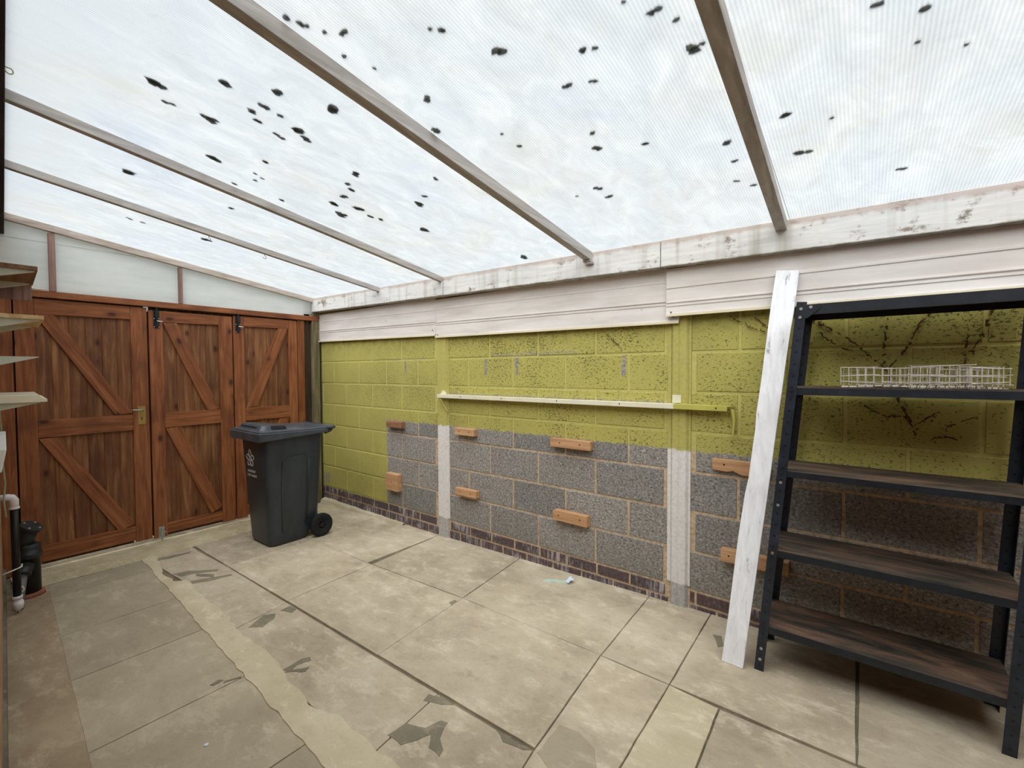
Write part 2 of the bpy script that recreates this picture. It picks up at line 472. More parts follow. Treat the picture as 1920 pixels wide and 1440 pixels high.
# ---- steel rack
def m_rack():
    k = NT('navy_black_steel')
    v = k.coord()
    n = k.noise(v, 12, 5, 0.65)
    c = k.ramp(n, [(0.35, srgb(20, 24, 31)), (0.65, srgb(34, 39, 48)), (0.8, srgb(52, 54, 58))])
    return k.bsdf(c, 0.42, n, 0.1, 0.001, 0.0, 0.45)
M['rack'] = m_rack()
def m_upright():
    k = NT('perforated_steel_angle')
    v = k.coord()
    sp = k.n('SeparateXYZ', Vector=v)
    n = k.noise(v, 14, 4, 0.6)
    dz = k.math('SUBTRACT', k.math('MODULO', sp.outputs[2], 0.05), 0.025)
    def holes(a, c0):
        dx = k.math('SUBTRACT', k.math('ABSOLUTE', a), c0)
        d = k.math('SQRT', k.math('ADD', k.math('MULTIPLY', dx, dx), k.math('MULTIPLY', dz, dz)))
        return k.step(d, 0.0052, 0.0042)
    h = k.math('MAXIMUM', holes(sp.outputs[0], 0.018), holes(sp.outputs[1], 0.018))
    c = k.ramp(n, [(0.35, srgb(24, 30, 40)), (0.65, srgb(38, 46, 58)), (0.8, srgb(58, 62, 66))])
    c = k.mix(h, c, srgb(8, 9, 11))
    return k.bsdf(c, 0.4, h, -0.3, 0.002, 0, 0.45)
M['upright'] = m_upright()
def m_shelftop():
    k = NT('dusty_rusty_shelf')
    v = k.coord()
    n = k.noise(k.coord((0.9, 4, 1)), 3.2, 6, 0.68, 0.6)
    f = k.noise(v, 80, 3, 0.6)
    c = k.ramp(n, [(0.32, srgb(40, 36, 33)), (0.46, srgb(72, 64, 56)), (0.60, srgb(112, 86, 70)), (0.74, srgb(134, 122, 106))])
    c = k.mix(k.math('MULTIPLY', k.step(f, 0.5, 0.8), 0.3), c, srgb(60, 52, 44))
    return k.bsdf(c, 0.7, f, 0.15, 0.001, 0, 0.3)
M['shelf_top'] = m_shelftop()
M['wire'] = plain('white_coated_wire', srgb(190, 180, 168), 0.5, var=0.25, scale=40)

# ------------------------------------------------------------------ mesh helpers
class MB:
    def __init__(s):
        s.v = []; s.f = []; s.mi = []
    def add(s, vs, fs, mi=0):
        o = len(s.v)
        s.v += [tuple(p) for p in vs]
        for f in fs:
            s.f.append([i+o for i in f]); s.mi.append(mi)
    def hexa(s, p, mi=0, skip=()):
        # p: 8 points, bottom ring 0-3 counter clockwise then top ring 4-7
        fs = [(3, 2, 1, 0), (4, 5, 6, 7), (0, 1, 5, 4), (1, 2, 6, 5), (2, 3, 7, 6), (3, 0, 4, 7)]
        s.add(p, [f for i, f in enumerate(fs) if i not in skip], mi)
    def box(s, x0, x1, y0, y1, z0, z1, mi=0):
        s.hexa([(x0, y0, z0), (x1, y0, z0), (x1, y1, z0), (x0, y1, z0), (x0, y0, z1), (x1, y0, z1), (x1, y1, z1), (x0, y1, z1)], mi)
    def prism(s, pts, a, b, axis='x', mi=0):
        # polygon (two coords) extruded along an axis from a to b
        mk = {'x': lambda q, t: (t, q[0], q[1]), 'y': lambda q, t: (q[0], t, q[1]), 'z': lambda q, t: (q[0], q[1], t)}[axis]
        n = len(pts)
        vs = [mk(q, a) for q in pts]+[mk(q, b) for q in pts]
        fs = [tuple(range(n))[::-1], tuple(range(n, 2*n))]+[(i, (i+1) % n, n+(i+1) % n, n+i) for i in range(n)]
        s.add(vs, fs, mi)
    def tube(s, path, r, seg=10, mi=0, caps=True):
        path = [Vector(p) for p in path]
        rr = r if isinstance(r, (list, tuple)) else [r]*len(path)
        vs = []; fs = []
        prev = None
        for i, p in enumerate(path):
            a = path[max(0, i-1)]; b = path[min(len(path)-1, i+1)]
            t = (b-a)
            if t.length < 1e-9: t = Vector((0, 0, 1))
            t.normalize()
            if prev is None:
                h = Vector((0, 0, 1)) if abs(t.z) < 0.9 else Vector((1, 0, 0))
                n1 = t.cross(h).normalized()
            else:
                n1 = (prev - t*prev.dot(t))
                n1 = n1.normalized() if n1.length > 1e-6 else t.orthogonal().normalized()
            prev = n1
            n2 = t.cross(n1)
            for j in range(seg):
                an = 2*pi*j/seg
                vs.append(p+(n1*math.cos(an)+n2*math.sin(an))*rr[i])
        for i in range(len(path)-1):
            for j in range(seg):
                k = (j+1) % seg
                fs.append((i*seg+j, i*seg+k, (i+1)*seg+k, (i+1)*seg+j))
        if caps:
            fs.append(tuple(range(seg))[::-1])
            fs.append(tuple((len(path)-1)*seg+j for j in range(seg)))
        s.add(vs, fs, mi)
    def build(s, name, mats, parent=None, loc=(0, 0, 0), bevel=0, smooth=False, rot=None, seg=2):
        me = bpy.data.meshes.new(name)
        L = Vector(loc)
        me.from_pydata([tuple(Vector(p)-L) for p in s.v] if rot is None else s.v, [], s.f)
        for mm in (mats if isinstance(mats, (list, tuple)) else [mats]):
            me.materials.append(mm)
        me.polygons.foreach_set('material_index', s.mi)
        bm = bmesh.new(); bm.from_mesh(me)
        bmesh.ops.recalc_face_normals(bm, faces=bm.faces)
        bm.to_mesh(me); bm.free()
        o = bpy.data.objects.new(name, me)
        C.objects.link(o)
        if rot is not None:
            o.matrix_world = Matrix.Translation(L) @ rot
        else:
            o.location = L
        if parent is not None:
            pl = parent.matrix_world.copy() if False else Matrix.Translation(parent.get('_base', (0, 0, 0)))
            o.parent = parent
            o.matrix_parent_inverse = pl.inverted()
        if bevel:
            md = o.modifiers.new('bevel', 'BEVEL'); md.width = bevel; md.segments = seg; md.limit_method = 'ANGLE'
            md.angle_limit = math.radians(40)
        if smooth:
            me.polygons.foreach_set('use_smooth', [True]*len(me.polygons))
        return o

def tag(o, label, cat, group=None, kind=None):
    o['label'] = label
    if cat: o['category'] = cat
    if group: o['group'] = group
    if kind: o['kind'] = kind
    return o
def struct(o, label=None):
    o['kind'] = 'structure'
    if label: o['label'] = label
    return o
ROOTS = []
def empty(name, loc, label=None, cat=None, group=None, kind=None):
    o = bpy.data.objects.new(name, None)
    o.empty_display_size = 0.1
    C.objects.link(o)
    o.location = loc
    o['_base'] = tuple(loc)
    ROOTS.append(o)
    if label: o['label'] = label
    if cat: o['category'] = cat
    if group: o['group'] = group
    if kind: o['kind'] = kind
    return o
def copy_tree(root, delta, label=None):
    r = root.copy(); C.objects.link(r)
    r.location = Vector(root.location)+Vector(delta)
    if label: r['label'] = label
    ROOTS.append(r)
    for ch in list(root.children):
        c = ch.copy(); C.objects.link(c); c.parent = r
        c.matrix_parent_inverse = ch.matrix_parent_inverse.copy()
        for g in list(ch.children):
            d = g.copy(); C.objects.link(d); d.parent = c
            d.matrix_parent_inverse = g.matrix_parent_inverse.copy()
    return r

def fz(x): return -0.105+0.021*x
def roof(x, y): return 2.12+0.144*(-y-0.1)-0.017*x
def hw(x): return -2.359-0.0603*x          # face of the house wall

# ================================================================== FLOOR
fl = MB()
fl.hexa([(-0.2, -3.0, fz(-.2)-.12), (6.6, -3.0, fz(6.6)-.12), (6.6, .25, fz(6.6)-.12), (-0.2, .25, fz(-.2)-.12),
         (-0.2, -3.0, fz(-.2)-.009), (6.6, -3.0, fz(6.6)-.009), (6.6, .25, fz(6.6)-.009), (-0.2, .25, fz(-.2)-.009)], 4)
def slab(pts, mi, h=0.0, gap=0.004, jit=0.0025, drop=0.012, bev=0.0022, step=0.07):
    # outline resampled and roughened, top face plus a small arris
    c = Vector((sum(p[0] for p in pts)/len(pts), sum(p[1] for p in pts)/len(pts)))
    out = []
    n = len(pts)
    ar = sum(pts[i][0]*pts[(i+1) % n][1]-pts[(i+1) % n][0]*pts[i][1] for i in range(n))
    if ar < 0: pts = pts[::-1]
    ins = []
    for i in range(n):
        a = Vector(pts[i-1]); b = Vector(pts[i]); d = Vector(pts[(i+1) % n])
        e1 = (b-a).normalized(); e2 = (d-b).normalized()
        n1 = Vector((-e1.y, e1.x)); n2 = Vector((-e2.y, e2.x))
        bis = (n1+n2); bis.normalize()
        ins.append(b+bis*gap/max(0.35, bis.dot(n1)))
    for i in range(n):
        a = ins[i]; b = ins[(i+1) % n]
        L = (b-a).length
        k = max(1, int(L/step))
        e = (b-a).normalized(); nn = Vector((-e.y, e.x))
        for j in range(k):
            q = a.lerp(b, j/k)
            if j: q = q+nn*random.uniform(-jit*0.2, jit)
            out.append(q)
    m_ = len(out)
    cen = c
    top = [(q.x+(cen.x-q.x)/max(.2, (cen-q).length)*bev, q.y+(cen.y-q.y)/max(.2, (cen-q).length)*bev, fz(q.x)+h) for q in out]
    mid = [(q.x, q.y, fz(q.x)+h-bev*0.7) for q in out]
    bot = [(q.x, q.y, fz(q.x)-drop) for q in out]
    vs = top+mid+bot
    fs = [tuple(range(m_))]
    for i in range(m_):
        j = (i+1) % m_
        fs.append((m_+i, m_+j, j, i)); fs.append((2*m_+i, 2*m_+j, m_+j, m_+i))
    fl.add(vs, fs, mi)
def R(x0, x1, y0, y1, mi=0, **k):
    slab([(x0, y0), (x1, y0), (x1, y1), (x0, y1)], mi, **k)
R(.40, 1.02, -.70, .02); R(1.02, 1.88, -.705, .02, gap=.001); slab([(1.88, .02), (1.93, -.70), (2.82, -.675), (2.74, .02)], 0, gap=.003)
slab([(2.74, .02), (2.82, -.675), (3.75, -.69), (3.72, .02)], 0, gap=.002); slab([(3.72, .02), (3.75, -.69), (4.08, -.70), (4.07, .02)], 0, gap=.002)
slab([(4.07, .02), (4.08, -.70), (4.72, -.72), (4.71, .02)], 0, gap=.002); R(4.72, 5.36, -.72, .02, gap=.003); R(5.36, 6.5, -.72, .02)
R(.40, 1.07, -1.34, -.70, gap=.002); slab([(1.07, -1.34), (1.07, -.70), (1.93, -.705), (1.97, -1.33)], 0, gap=.002)
slab([(1.97, -1.33), (1.93, -.70), (2.82, -.675), (2.88, -1.325)], 0, gap=.002); slab([(2.88, -1.325), (2.82, -.675), (3.75, -.69), (3.81, -1.32)], 0, gap=.002, h=.002)
slab([(3.81, -1.32), (3.75, -.69), (4.08, -.70), (4.09, -1.5), (3.83, -1.46)], 0, gap=.002)
slab([(4.09, -1.5), (4.08, -.70), (4.285, -.72), (4.30, -1.5)], 3, gap=.002); slab([(4.30, -1.5), (4.285, -.72), (4.95, -.73), (4.96, -1.5)], 0, gap=.004)
R(4.96, 5.7, -1.5, -.73, gap=.003); R(5.7, 6.5, -1.5, -.73)
slab([(.42, -1.66), (1.13, -1.62), (1.12, -1.34), (.42, -1.36)], 0, gap=.003)
slab([(1.13, -1.62), (2.06, -1.68), (1.99, -1.34), (1.12, -1.34)], 0, gap=.002)
slab([(2.06, -1.68), (3.36, -1.70), (3.32, -1.335), (1.99, -1.34)], 0, gap=.002)
slab([(3.36, -1.70), (4.06, -1.72), (4.05, -1.52), (3.83, -1.46), (3.81, -1.33), (3.32, -1.335)], 0, gap=.002)
R(4.07, 6.5, -1.75, -1.5, gap=.002)
slab([(4.07, -1.5), (4.0, -1.62), (3.9, -1.56), (3.95, -1.5)], 3, h=.001)
# poured strips on the house side
LLy = lambda x: -2.165-.057*x
LRy = lambda x: -1.655-.047*x
xs = [.42, .70, 1.36, 1.91, 2.52, 3.12, 3.8, 5.0, 6.5]
for a, b in zip(xs, xs[1:]):
    slab([(a, LLy(a)), (b, LLy(b)), (b, LRy(b)), (a, LRy(a))], 1, h=-.001, gap=.0015 if a < 1 else .0022, jit=.002, bev=.002)
slab([(.42, LLy(.42)), (6.5, LLy(6.5)), (6.5, -3.0), (.42, -2.6)], 2, h=-.0026, gap=-.007, jit=.002, bev=.002)
# pale cement trowelled along the joint
pts = []
x = .40
while x < 6.4:
    pts.append((x, LRy(x)-.002-.012*random.random())); x += .055
up_ = []
x = 6.4
while x > .40:
    w = .05+.06*mnoise.noise(Vector((x*1.9, 3.3, 0)))+.022*random.random()+(.05 if x > 1.1 else 0)+(.03 if x > 3 else 0)
    up_.append((x, LRy(x)+max(.025, w))); x -= .055
slab(pts+up_, 3, h=.0035, gap=.0, jit=.0, step=9, bev=.003)
# broken, missing patches in the slabs
def patch(pts, mi=5, h=.0015):
    slab(pts, mi, h=h, gap=.0, jit=.004, step=.025, bev=.002)
patch([(.47, -1.62), (.50, -1.52), (.53, -1.40), (.56, -1.42), (.56, -1.55), (.53, -1.63)])
patch([(.92, -1.63), (.95, -1.54), (1.06, -1.44), (1.10, -1.40), (1.12, -1.42), (1.04, -1.53), (1.02, -1.60)])
patch([(1.15, -1.60), (1.22, -1.46), (1.26, -1.38), (1.29, -1.38), (1.27, -1.50), (1.21, -1.61)])
patch([(1.05, -1.52), (1.17, -1.45), (1.23, -1.47), (1.09, -1.54)])
patch([(2.10, -1.60), (2.03, -1.49), (2.07, -1.44), (2.12, -1.47), (2.16, -1.55)])
patch([(2.06, -1.41), (2.05, -1.35), (2.12, -1.345), (2.14, -1.38)])
patch([(2.62, -1.66), (2.61, -1.56), (2.63, -1.53), (2.66, -1.54), (2.64, -1.60), (2.66, -1.64)])
patch([(2.64, -1.665), (2.72, -1.60), (2.70, -1.57), (2.655, -1.63)])
patch([(3.33, -1.60), (3.34, -1.52), (3.42, -1.49), (3.44, -1.43), (3.47, -1.42), (3.50, -1.49), (3.55, -1.52), (3.56, -1.55), (3.50, -1.545), (3.46, -1.50), (3.44, -1.55), (3.41, -1.60)])
patch([(3.30, -1.40), (3.29, -1.36), (3.35, -1.335), (3.42, -1.34), (3.38, -1.37)])
patch([(3.70, -1.365), (3.64, -1.335), (3.80, -1.335), (3.78, -1.35)])
patch([(2.46, -1.90), (2.455, -1.86), (2.475, -1.85), (2.48, -1.89)])
patch([(2.485, -1.85), (2.51, -1.79), (2.52, -1.795), (2.495, -1.86)])
patch([(2.80, -.72), (2.79, -.76), (2.83, -.78), (2.84, -.73)], 5)
patch([(4.18, -.30), (4.13, -.20), (4.17, -.19), (4.2, -.27)], 5)
patch([(3.825, -1.33), (3.82, -1.17), (3.90, -1.16), (3.98, -1.19), (4.06, -1.30), (3.97, -1.31), (3.90, -1.36)], 1)
# chalky turquoise smear
patch([(3.08, -.20), (3.10, -.155), (3.2, -.115), (3.26, -.12), (3.24, -.15), (3.15, -.17), (3.12, -.205)], 7, h=.001)
# threshold hump in front of the doors
pts = []; N_ = 60
for i in range(N_+1):
    y = -2.33+i*(2.33-.02)/N_
    a = (-.04, .10, .27, .40+.03*mnoise.noise(Vector((y*3, 5, 0)))+.01*random.random())
    zt = fz(.2)
    h = (-.012, -.006+.006*mnoise.noise(Vector((y*6, 1, 4))), .012+.006*mnoise.noise(Vector((y*9, 1, 0))), -.001)
    pts.append([(a[j], y, zt+h[j]) for j in range(4)])
vs = [p for r in pts for p in r]
fs = [(i*4+j, i*4+j+1, i*4+j+5, i*4+j+4) for i in range(N_) for j in range(3)]
fl.add(vs, fs, 6)
floor_o = fl.build('floor', [M['slab'], M['concrete'], M['edge_strip'], M['cement'], M['joint'], M['hole'], M['sill_conc'], M['chalk']])
struct(floor_o, 'worn paving slabs and poured concrete strips with pale cement seam')

g = MB(); g.box(-5, -.02, -5, 3, -.25, -.125)
struct(g.build('floor_outside', M['ground']), 'concrete ground beyond the doors')

# ================================================================== BLOCK WALL (right)
Z6 = 0.0819
wl = MB()
wl.box(-.05, 6.6, .004, .12, -.25, 2.02, 1)
def blk(x0, x1, z0, z1, mi, d=.004, e=.004):
    x0 += .006; x1 -= .006; z0 += .006; z1 -= .006
    if x1-x0 < .02: return
    j = lambda: random.uniform(-.0015, .0015)
    dd = d+random.uniform(-.0015, .002)
    b = [(x0+j(), .005, z0+j()), (x1+j(), .005, z0+j()), (x1+j(), .005, z1+j()), (x0+j(), .005, z1+j())]
    f_ = [(x0+e, -dd+.004, z0+e), (x1-e, -dd+.004, z0+e), (x1-e, -dd+.004, z1-e), (x0+e, -dd+.004, z1-e)]
    wl.add(b+f_, [(4, 5, 6, 7), (0, 1, 5, 4), (1, 2, 6, 5), (2, 3, 7, 6), (3, 0, 4, 7)], mi)
def panel(xa, xb, xj):
    for k in range(8):
        z0 = Z6+.225*k
        # joints in odd/even rows
        off = xj if k % 2 == 0 else xj+.225
        x = off-.45*20
        while x < xb:
            a = max(x, xa); b = min(x+.45, xb)
            if b > xa and b-a > .03: blk(a, b, z0, min(z0+.225, 1.93), 0)
            x += .45
    for r in range(3):
        z1 = Z6-.075*r
        x = xj+.01-.225*20+(.1125 if r % 2 else 0)
        while x < xb:
            a = max(x, xa); b = min(x+.225, xb)
            if b > xa and b-a > .03: blk(a, b, z1-.075, z1, 2, d=.004, e=.003)
            x += .225
panel(0, 1.877, .2732+.225)
panel(2.008, 3.838, 2.2347+.225)
panel(3.95, 5.80, 4.652)
panel(5.91, 6.55, 6.2)
w_o = wl.build('wall_right', [M['block'], M['mortar'], M['brick']])
struct(w_o, 'block wall painted lime green above bare grey blocks and dark brick base')

# mortar fillet at the foot of the wall, left part
fi = MB()
vs = []; n = 40
for i in range(n+1):
    x = .05+i*(1.42-.05)/n
    w = .06+.015*mnoise.noise(Vector((x*5, 1, 0)))-.03*i/n
    h = .055-.04*i/n+.008*mnoise.noise(Vector((x*7, 2, 0)))
    vs += [(x, 0.004, fz(x)+h), (x, -w*.7, fz(x)+h*.75), (x, -w, fz(x)-.01)]
fi.add(vs, [(i*3+j, i*3+j+1, i*3+j+4, i*3+j+3) for i in range(n) for j in range(2)], 0)
struct(fi.build('trim_1', M['cement']), 'rough mortar fillet along the wall foot near the bin')

# concrete posts
def cpost(x0, x1, lab):
    b = MB()
    z0 = fz(x0)-.01
    b.prism([(x0, .0035), (x0, .0), (x0+.012, -.014), (x0+(x1-x0)*.42, -.014), (x0+(x1-x0)*.46, -.010), (x0+(x1-x0)*.50, -.014), (x1-.012, -.014), (x1, 0), (x1, .0035)], z0, 2.0, 'z')
    o = b.build('concrete_post', M['post'], bevel=.002)
    return tag(o, lab, 'post', 'concrete posts in the block wall')
cpost(1.880, 2.004, 'slim concrete wall post painted green above white, between bin and shelf end')
cpost(3.846, 3.944, 'cracked concrete wall post painted green above white, left of the leaning plank')
# paint-brushed mortar beside the posts
for i, (a, b_) in enumerate(((2.004, 2.018), (3.944, 3.956), (3.826, 3.846))):
    f_ = MB(); f_.box(a, b_, -.003, .004, .10, 1.9)
    struct(f_.build('trim_%d' % (i+2), M['post']), 'narrow painted mortar line beside a concrete post')

# ================================================================== HOUSE WALL (left)
h = MB()
xa, xb = -.2, 4.66
h.hexa([(xa, hw(xa)-.12, -.3), (xb, hw(xb)-.12, -.3), (xb, hw(xb), -.3), (xa, hw(xa), -.3),
        (xa, hw(xa)-.12, 2.5), (xb, hw(xb)-.12, 2.45), (xb, hw(xb), 2.45), (xa, hw(xa), 2.5)], 0)
# dark damp course ledge
h.hexa([(xa, hw(xa)-.01, -.3), (xb, hw(xb)-.01, -.3), (xb, hw(xb)+.016, -.3), (xa, hw(xa)+.016, -.3),
        (xa, hw(xa)-.01, fz(0)+.07), (xb, hw(xb)-.01, fz(4.6)+.07), (xb, hw(xb)+.012, fz(4.6)+.06), (xa, hw(xa)+.012, fz(0)+.06)], 1)
struct(h.build('wall_left', [M['render'], M['joint']]), 'pinkish rendered house wall seen edge-on')
# wall plate under the rafters on the house side
wp = MB()
za, zb = roof(xa, hw(xa)), roof(xb, hw(xb))
def wq(x, o, z): return (x, hw(x)+o, z)
wp.hexa([wq(xa, 0, za-.15), wq(xb, 0, zb-.15), wq(xb, .062, zb-.15), wq(xa, .062, za-.15), wq(xa, 0, za+.02), wq(xb, 0, zb+.02), wq(xb, .062, zb+.012), wq(xa, .062, za+.012)])
tag(wp.build('wall_plate', M['fascia_dark'], bevel=.003), 'dark stained timber plate fixed high along the house wall', 'beam')
# unseen walls behind the viewer; end wall added to block light from the right
e = MB(); e.box(5.85, 5.95, -4.2, .12, -.3, 2.02)
struct(e.build('wall_light_block', M['render']), 'unseen rendered wall added to block light from the right')
e = MB(); e.box(4.66, 6.6, -4.2, -4.1, -.3, 2.5)
struct(e.build('wall_recess', M['render']), 'rendered wall of the recess beside the viewer')
e = MB(); e.box(4.56, 4.66, -4.2, hw(4.66)-.02, -.3, 2.45)
struct(e.build('wall_return', M['render']), 'return of the house wall')
g = MB(); g.box(4.4, 6.6, -4.2, -2.9, -.2, -.02)
struct(g.build('floor_recess', M['concrete']), 'concrete floor of the recess')

# ================================================================== ROOF
def roofpt(x, y, d): return (x, y, roof(x, y)+d)
cs = MB()
x0, x1 = -.12, 6.58
def cy(x): return hw(x)+.0 if x < 4.66 else hw(x)
bands = [-.12, 1.195, 2.07, 3.37, 4.43, 5.45, 6.58]
for a, b_ in zip(bands, bands[1:]):
    a += .0015; b_ -= .0015
    p = [roofpt(a, hw(a)+.001, .004), roofpt(b_, hw(b_)+.001, .004), roofpt(b_, .16, .004), roofpt(a, .16, .004)]
    q = [(v_[0], v_[1], v_[2]+.0016) for v_ in p]
    cs.add(p+q, [(0, 1, 2, 3)], 0)
    cs.add(q, [(0, 1, 2, 3)], 1)
ce = cs.build('ceiling', [M['sheet'], M['clear']])
struct(ce, 'cloudy ribbed polycarbonate roof sheets dotted with moss')
# solid roof above the recess beside the viewer
g = MB(); g.box(4.6, 6.6, -4.2, -2.75, 2.5, 2.6)
struct(g.build('ceiling_recess', M['render']), 'flat roof over the recess')

# rafters
def rafter(xl, xh, w, h_, y0, lab, mat, cap=False):
    b = MB()
    ya = hw(xh)+.05
    def P(x, y, dz): return (x, y, roof(x, y)+dz)
    b.hexa([P(xl-w, y0, -h_), P(xl, y0, -h_), P(xh, ya, -h_), P(xh-w, ya, -h_), P(xl-w, y0, 0), P(xl, y0, 0), P(xh, ya, 0), P(xh-w, ya, 0)])
    root = b.build('roof_rafter', mat, bevel=.002)
    return tag(root, lab, 'rafter', 'roof rafters')
rafter(1.22, 1.246, .036, .040, -.098, 'thin weathered rafter carrying two cup hooks', M['dirty_rafter'])
rafter(2.055, 2.13, .036, .042, -.098, 'weathered rafter meeting the beam above the slim concrete post', M['dirty_rafter'])
r4 = rafter(3.386, 3.402, .046, .052, -.098, 'stout weathered rafter with flaking white end, middle of the roof', M['dirty_rafter'])
rafter(4.42, 4.46, .047, .05, -.098, 'grey rafter with a pale edge running towards the white leaning plank', M['dirty_rafter'])
# end rafter over the doors
b = MB()
b.hexa([(0, -.03, roof(0, -.03)-.045), (.04, -.03, roof(0, -.03)-.045), (.04, hw(0)+.05, roof(0, hw(0))-.052), (0, hw(0)+.05, roof(0, hw(0))-.052),
        (0, -.03, roof(0, -.03)), (.04, -.03, roof(0, -.03)), (.04, hw(0)+.05, roof(0, hw(0))), (0, hw(0)+.05, roof(0, hw(0)))])
tag(b.build('roof_rafter', M['gable_rail'], bevel=.002), 'end rafter sloping above the wooden doors', 'rafter', 'roof rafters')
# cup hooks
def cuphook(x, y, lab):
    z = roof(x, y)-.040
    p = [(x, y, z+.004), (x, y, z-.012)]
    for i in range(11):
        a = pi/2-i*1.5*pi/10
        p.append((x, y+.011*math.cos(a)*1.0-.0, z-.024+.011*math.sin(a)))
    b = MB(); b.tube(p, .0016, 6)
    tag(b.build('cup_hook', M['hook'], smooth=True), lab, 'hook', 'cup hooks on the rafter')
cuphook(1.212, -1.45, 'small cup hook screwed under the thin rafter, farther from the beam')
cuphook(1.212, -1.09, 'small cup hook screwed under the thin rafter, nearer the beam')
b = MB()
p = [(2.6, hw(2.6)+.05, 2.29), (2.6, hw(2.6)+.068, 2.285)]
for i in range(12):
    a = pi/2-i*1.5*pi/11
    p.append((2.6+.006*i/11, hw(2.6)+.070+.009*math.cos(a), 2.276+.010*math.sin(a)))
b.tube(p, .002, 8)
tag(b.build('wall_hook', M['bracket_white'], smooth=True), 'pale curled hook on the dark plate at the roof edge', 'hook')

# beam along the block wall
def beam(xa, xb, lab, dz=0, dy=0):
    b = MB()
    zt = lambda x: 2.117-.0165*x
    zb_ = lambda x: 1.972-.0175*x
    y0, y1 = -.098+dy, .06
    b.hexa([(xa, y0, zb_(xa)), (xb, y0, zb_(xb)), (xb, y1, zb_(xb)), (xa, y1, zb_(xa)), (xa, y0, zt(xa)), (xb, y0, zt(xb)), (xb, y1, zt(xb)), (xa, y1, zt(xa))])
    o = b.build('timber_beam', M['beam'], bevel=.003)
    return tag(o, lab, 'beam', 'timber beam lengths on the block wall')
beam(.005, 1.985, 'flaking white beam length above the green wall, nearest the doors')
beam(1.99, 2.055, 'short flaking white packing block in the beam above the slim post', dy=-.012)
beam(2.06, 3.81, 'flaking white beam length between slim post and cracked post')
beam(3.816, 6.5, 'flaking white beam length above plank and steel rack', dy=-.004)
# small gutter clip under rafter end
b = MB(); b.box(3.335, 3.39, -.125, -.098, 2.0, 2.045); b.box(3.35, 3.40, -.122, -.10, 1.985, 2.0)
tag(b.build('rafter_bracket', M['dirty_rafter'], bevel=.002), 'small flaking bracket under the end of the stout rafter', 'bracket')

# vinyl cladding
def clad(xa, xb, zt, zb0, zb1, ridges, y, lab):
    root = empty('cladding_board', ((xa+xb)/2, y, zb0), lab, 'cladding', 'white cladding boards under the beam')
    b = MB()
    prof = [(0, 0)]
    H = zt-zb0
    # profile in (offset from bottom, depth)
    pr = [(0.0, .0), (.0, .012), (.014, .012), (.016, .006)]
    for r, w, d in ridges:
        pr += [(r-w/2-.004, .004), (r-w/2, d), (r+w/2, d), (r+w/2+.002, .002)]
    pr += [(H, .004), (H, -.006), (0, -.006)]
    n = len(pr)
    vs = [(xa, y-d, zb0+o) for o, d in pr]+[(xb, y-d, zb1+o if o < H-.001 else zb0+o) for o, d in pr]
    b.add(vs, [(i, (i+1) % n, n+(i+1) % n, n+i) for i in range(n)]+[tuple(range(n))[::-1], tuple(range(n, 2*n))])
    b.build('panel', M['clad'], root)
    t = MB()
    t.hexa([(xa, y-.015, zb0-.003), (xb, y-.015, zb1-.003), (xb, y-.001, zb1-.003), (xa, y-.001, zb0-.003), (xa, y-.015, zb0+.009), (xb, y-.015, zb1+.009), (xb, y-.001, zb1+.009), (xa, y-.001, zb0+.009)])
    t.build('trim_strip', M['clad_edge'], root)
    for xx in (xa+.03, xb-.03):
        s_ = MB(); s_.tube([(xx, y-.017, zb0+.02), (xx, y-.012, zb0+.02)], .004, 8)
        s_.build('screw', M['nail'], root)
    return root
clad(.02, 1.888, 1.945, 1.655, 1.628, [(.10, .010, .008), (.116, .005, .010), (.215, .008, .006)], -.020, 'white cladding board length above the green wall beside the doors')
clad(1.892, 3.895, 1.925, 1.612, 1.598, [(.108, .010, .008), (.124, .005, .010), (.235, .008, .006)], -.022, 'white cladding board length above the long white ledge')
clad(3.83, 6.5, 1.90, 1.636, 1.636, [(.060, .010, .008), (.076, .005, .010), (.160, .010, .008)], -.046, 'overlapping white cladding board length behind plank and rack top')

# ================================================================== DOORS END (x = 0)
DX = .0      # inner face of the frame timbers
def dpoly(b, pts, x0, x1, mi=0): b.prism(pts, x0, x1, 'x', mi)
def door(name, ya, yb, il, ir, ztop, brace_up, brace_lo, mid, toprail, botrail, zbot, nplank, lab, lowbox=None):
    root = empty(name, (0, (ya+yb)/2, zbot), lab, None, None, 'structure')
    # planks behind
    b = MB()
    L = il-.01; Rr = ir+.01
    w = (Rr-L)/nplank
    for i in range(nplank):
        a = L+i*w; c_ = a+w
        b.prism([(-.022, a), (-.014, a+.003) if False else (-.022, a), (-.0165, a), (-.012, a+.006), (-.012, c_-.006), (-.0165, c_), (-.022, c_)], zbot+.015, ztop-.02, 'z')
    b.build('plank_panel', M['plank'], root)
    for n_, a, c_ in (('stile', ya, il), ('stile', ir, yb)):
        b = MB(); b.box(-.024, .008, a, c_, zbot, ztop); b.build(n_, M['stile'], root, bevel=.002)
    def poly(nm, pts, x1, mt):
        b = MB(); dpoly(b, pts, -.012, x1); b.build(nm, mt, root, bevel=.0015)
    g_ = .0008
    poly('top_rail', [(il+g_, toprail), (ir-g_, toprail+.008), (ir-g_, ztop), (il+g_, ztop)], .007, M['rail'])
    poly('middle_rail', [(il+g_, mid[0]), (ir-g_, mid[0]), (ir-g_, mid[1]), (il+g_, mid[1])], .0085, M['rail'])
    poly('bottom_rail', [(il+g_, botrail[0]), (ir-g_, botrail[0]), (ir-g_, botrail[1]), (il+g_, botrail[1])], .0075, M['rail'])
    for i, q in enumerate((brace_up, brace_lo)):
        if q:
            d = Vector((q[3][0]-q[0][0], q[3][1]-q[0][1]))
            ang = math.atan2(d.x, -d.y)
            poly('brace', q, .006, brace_mat('brace_timber', -ang if True else ang))
    return root
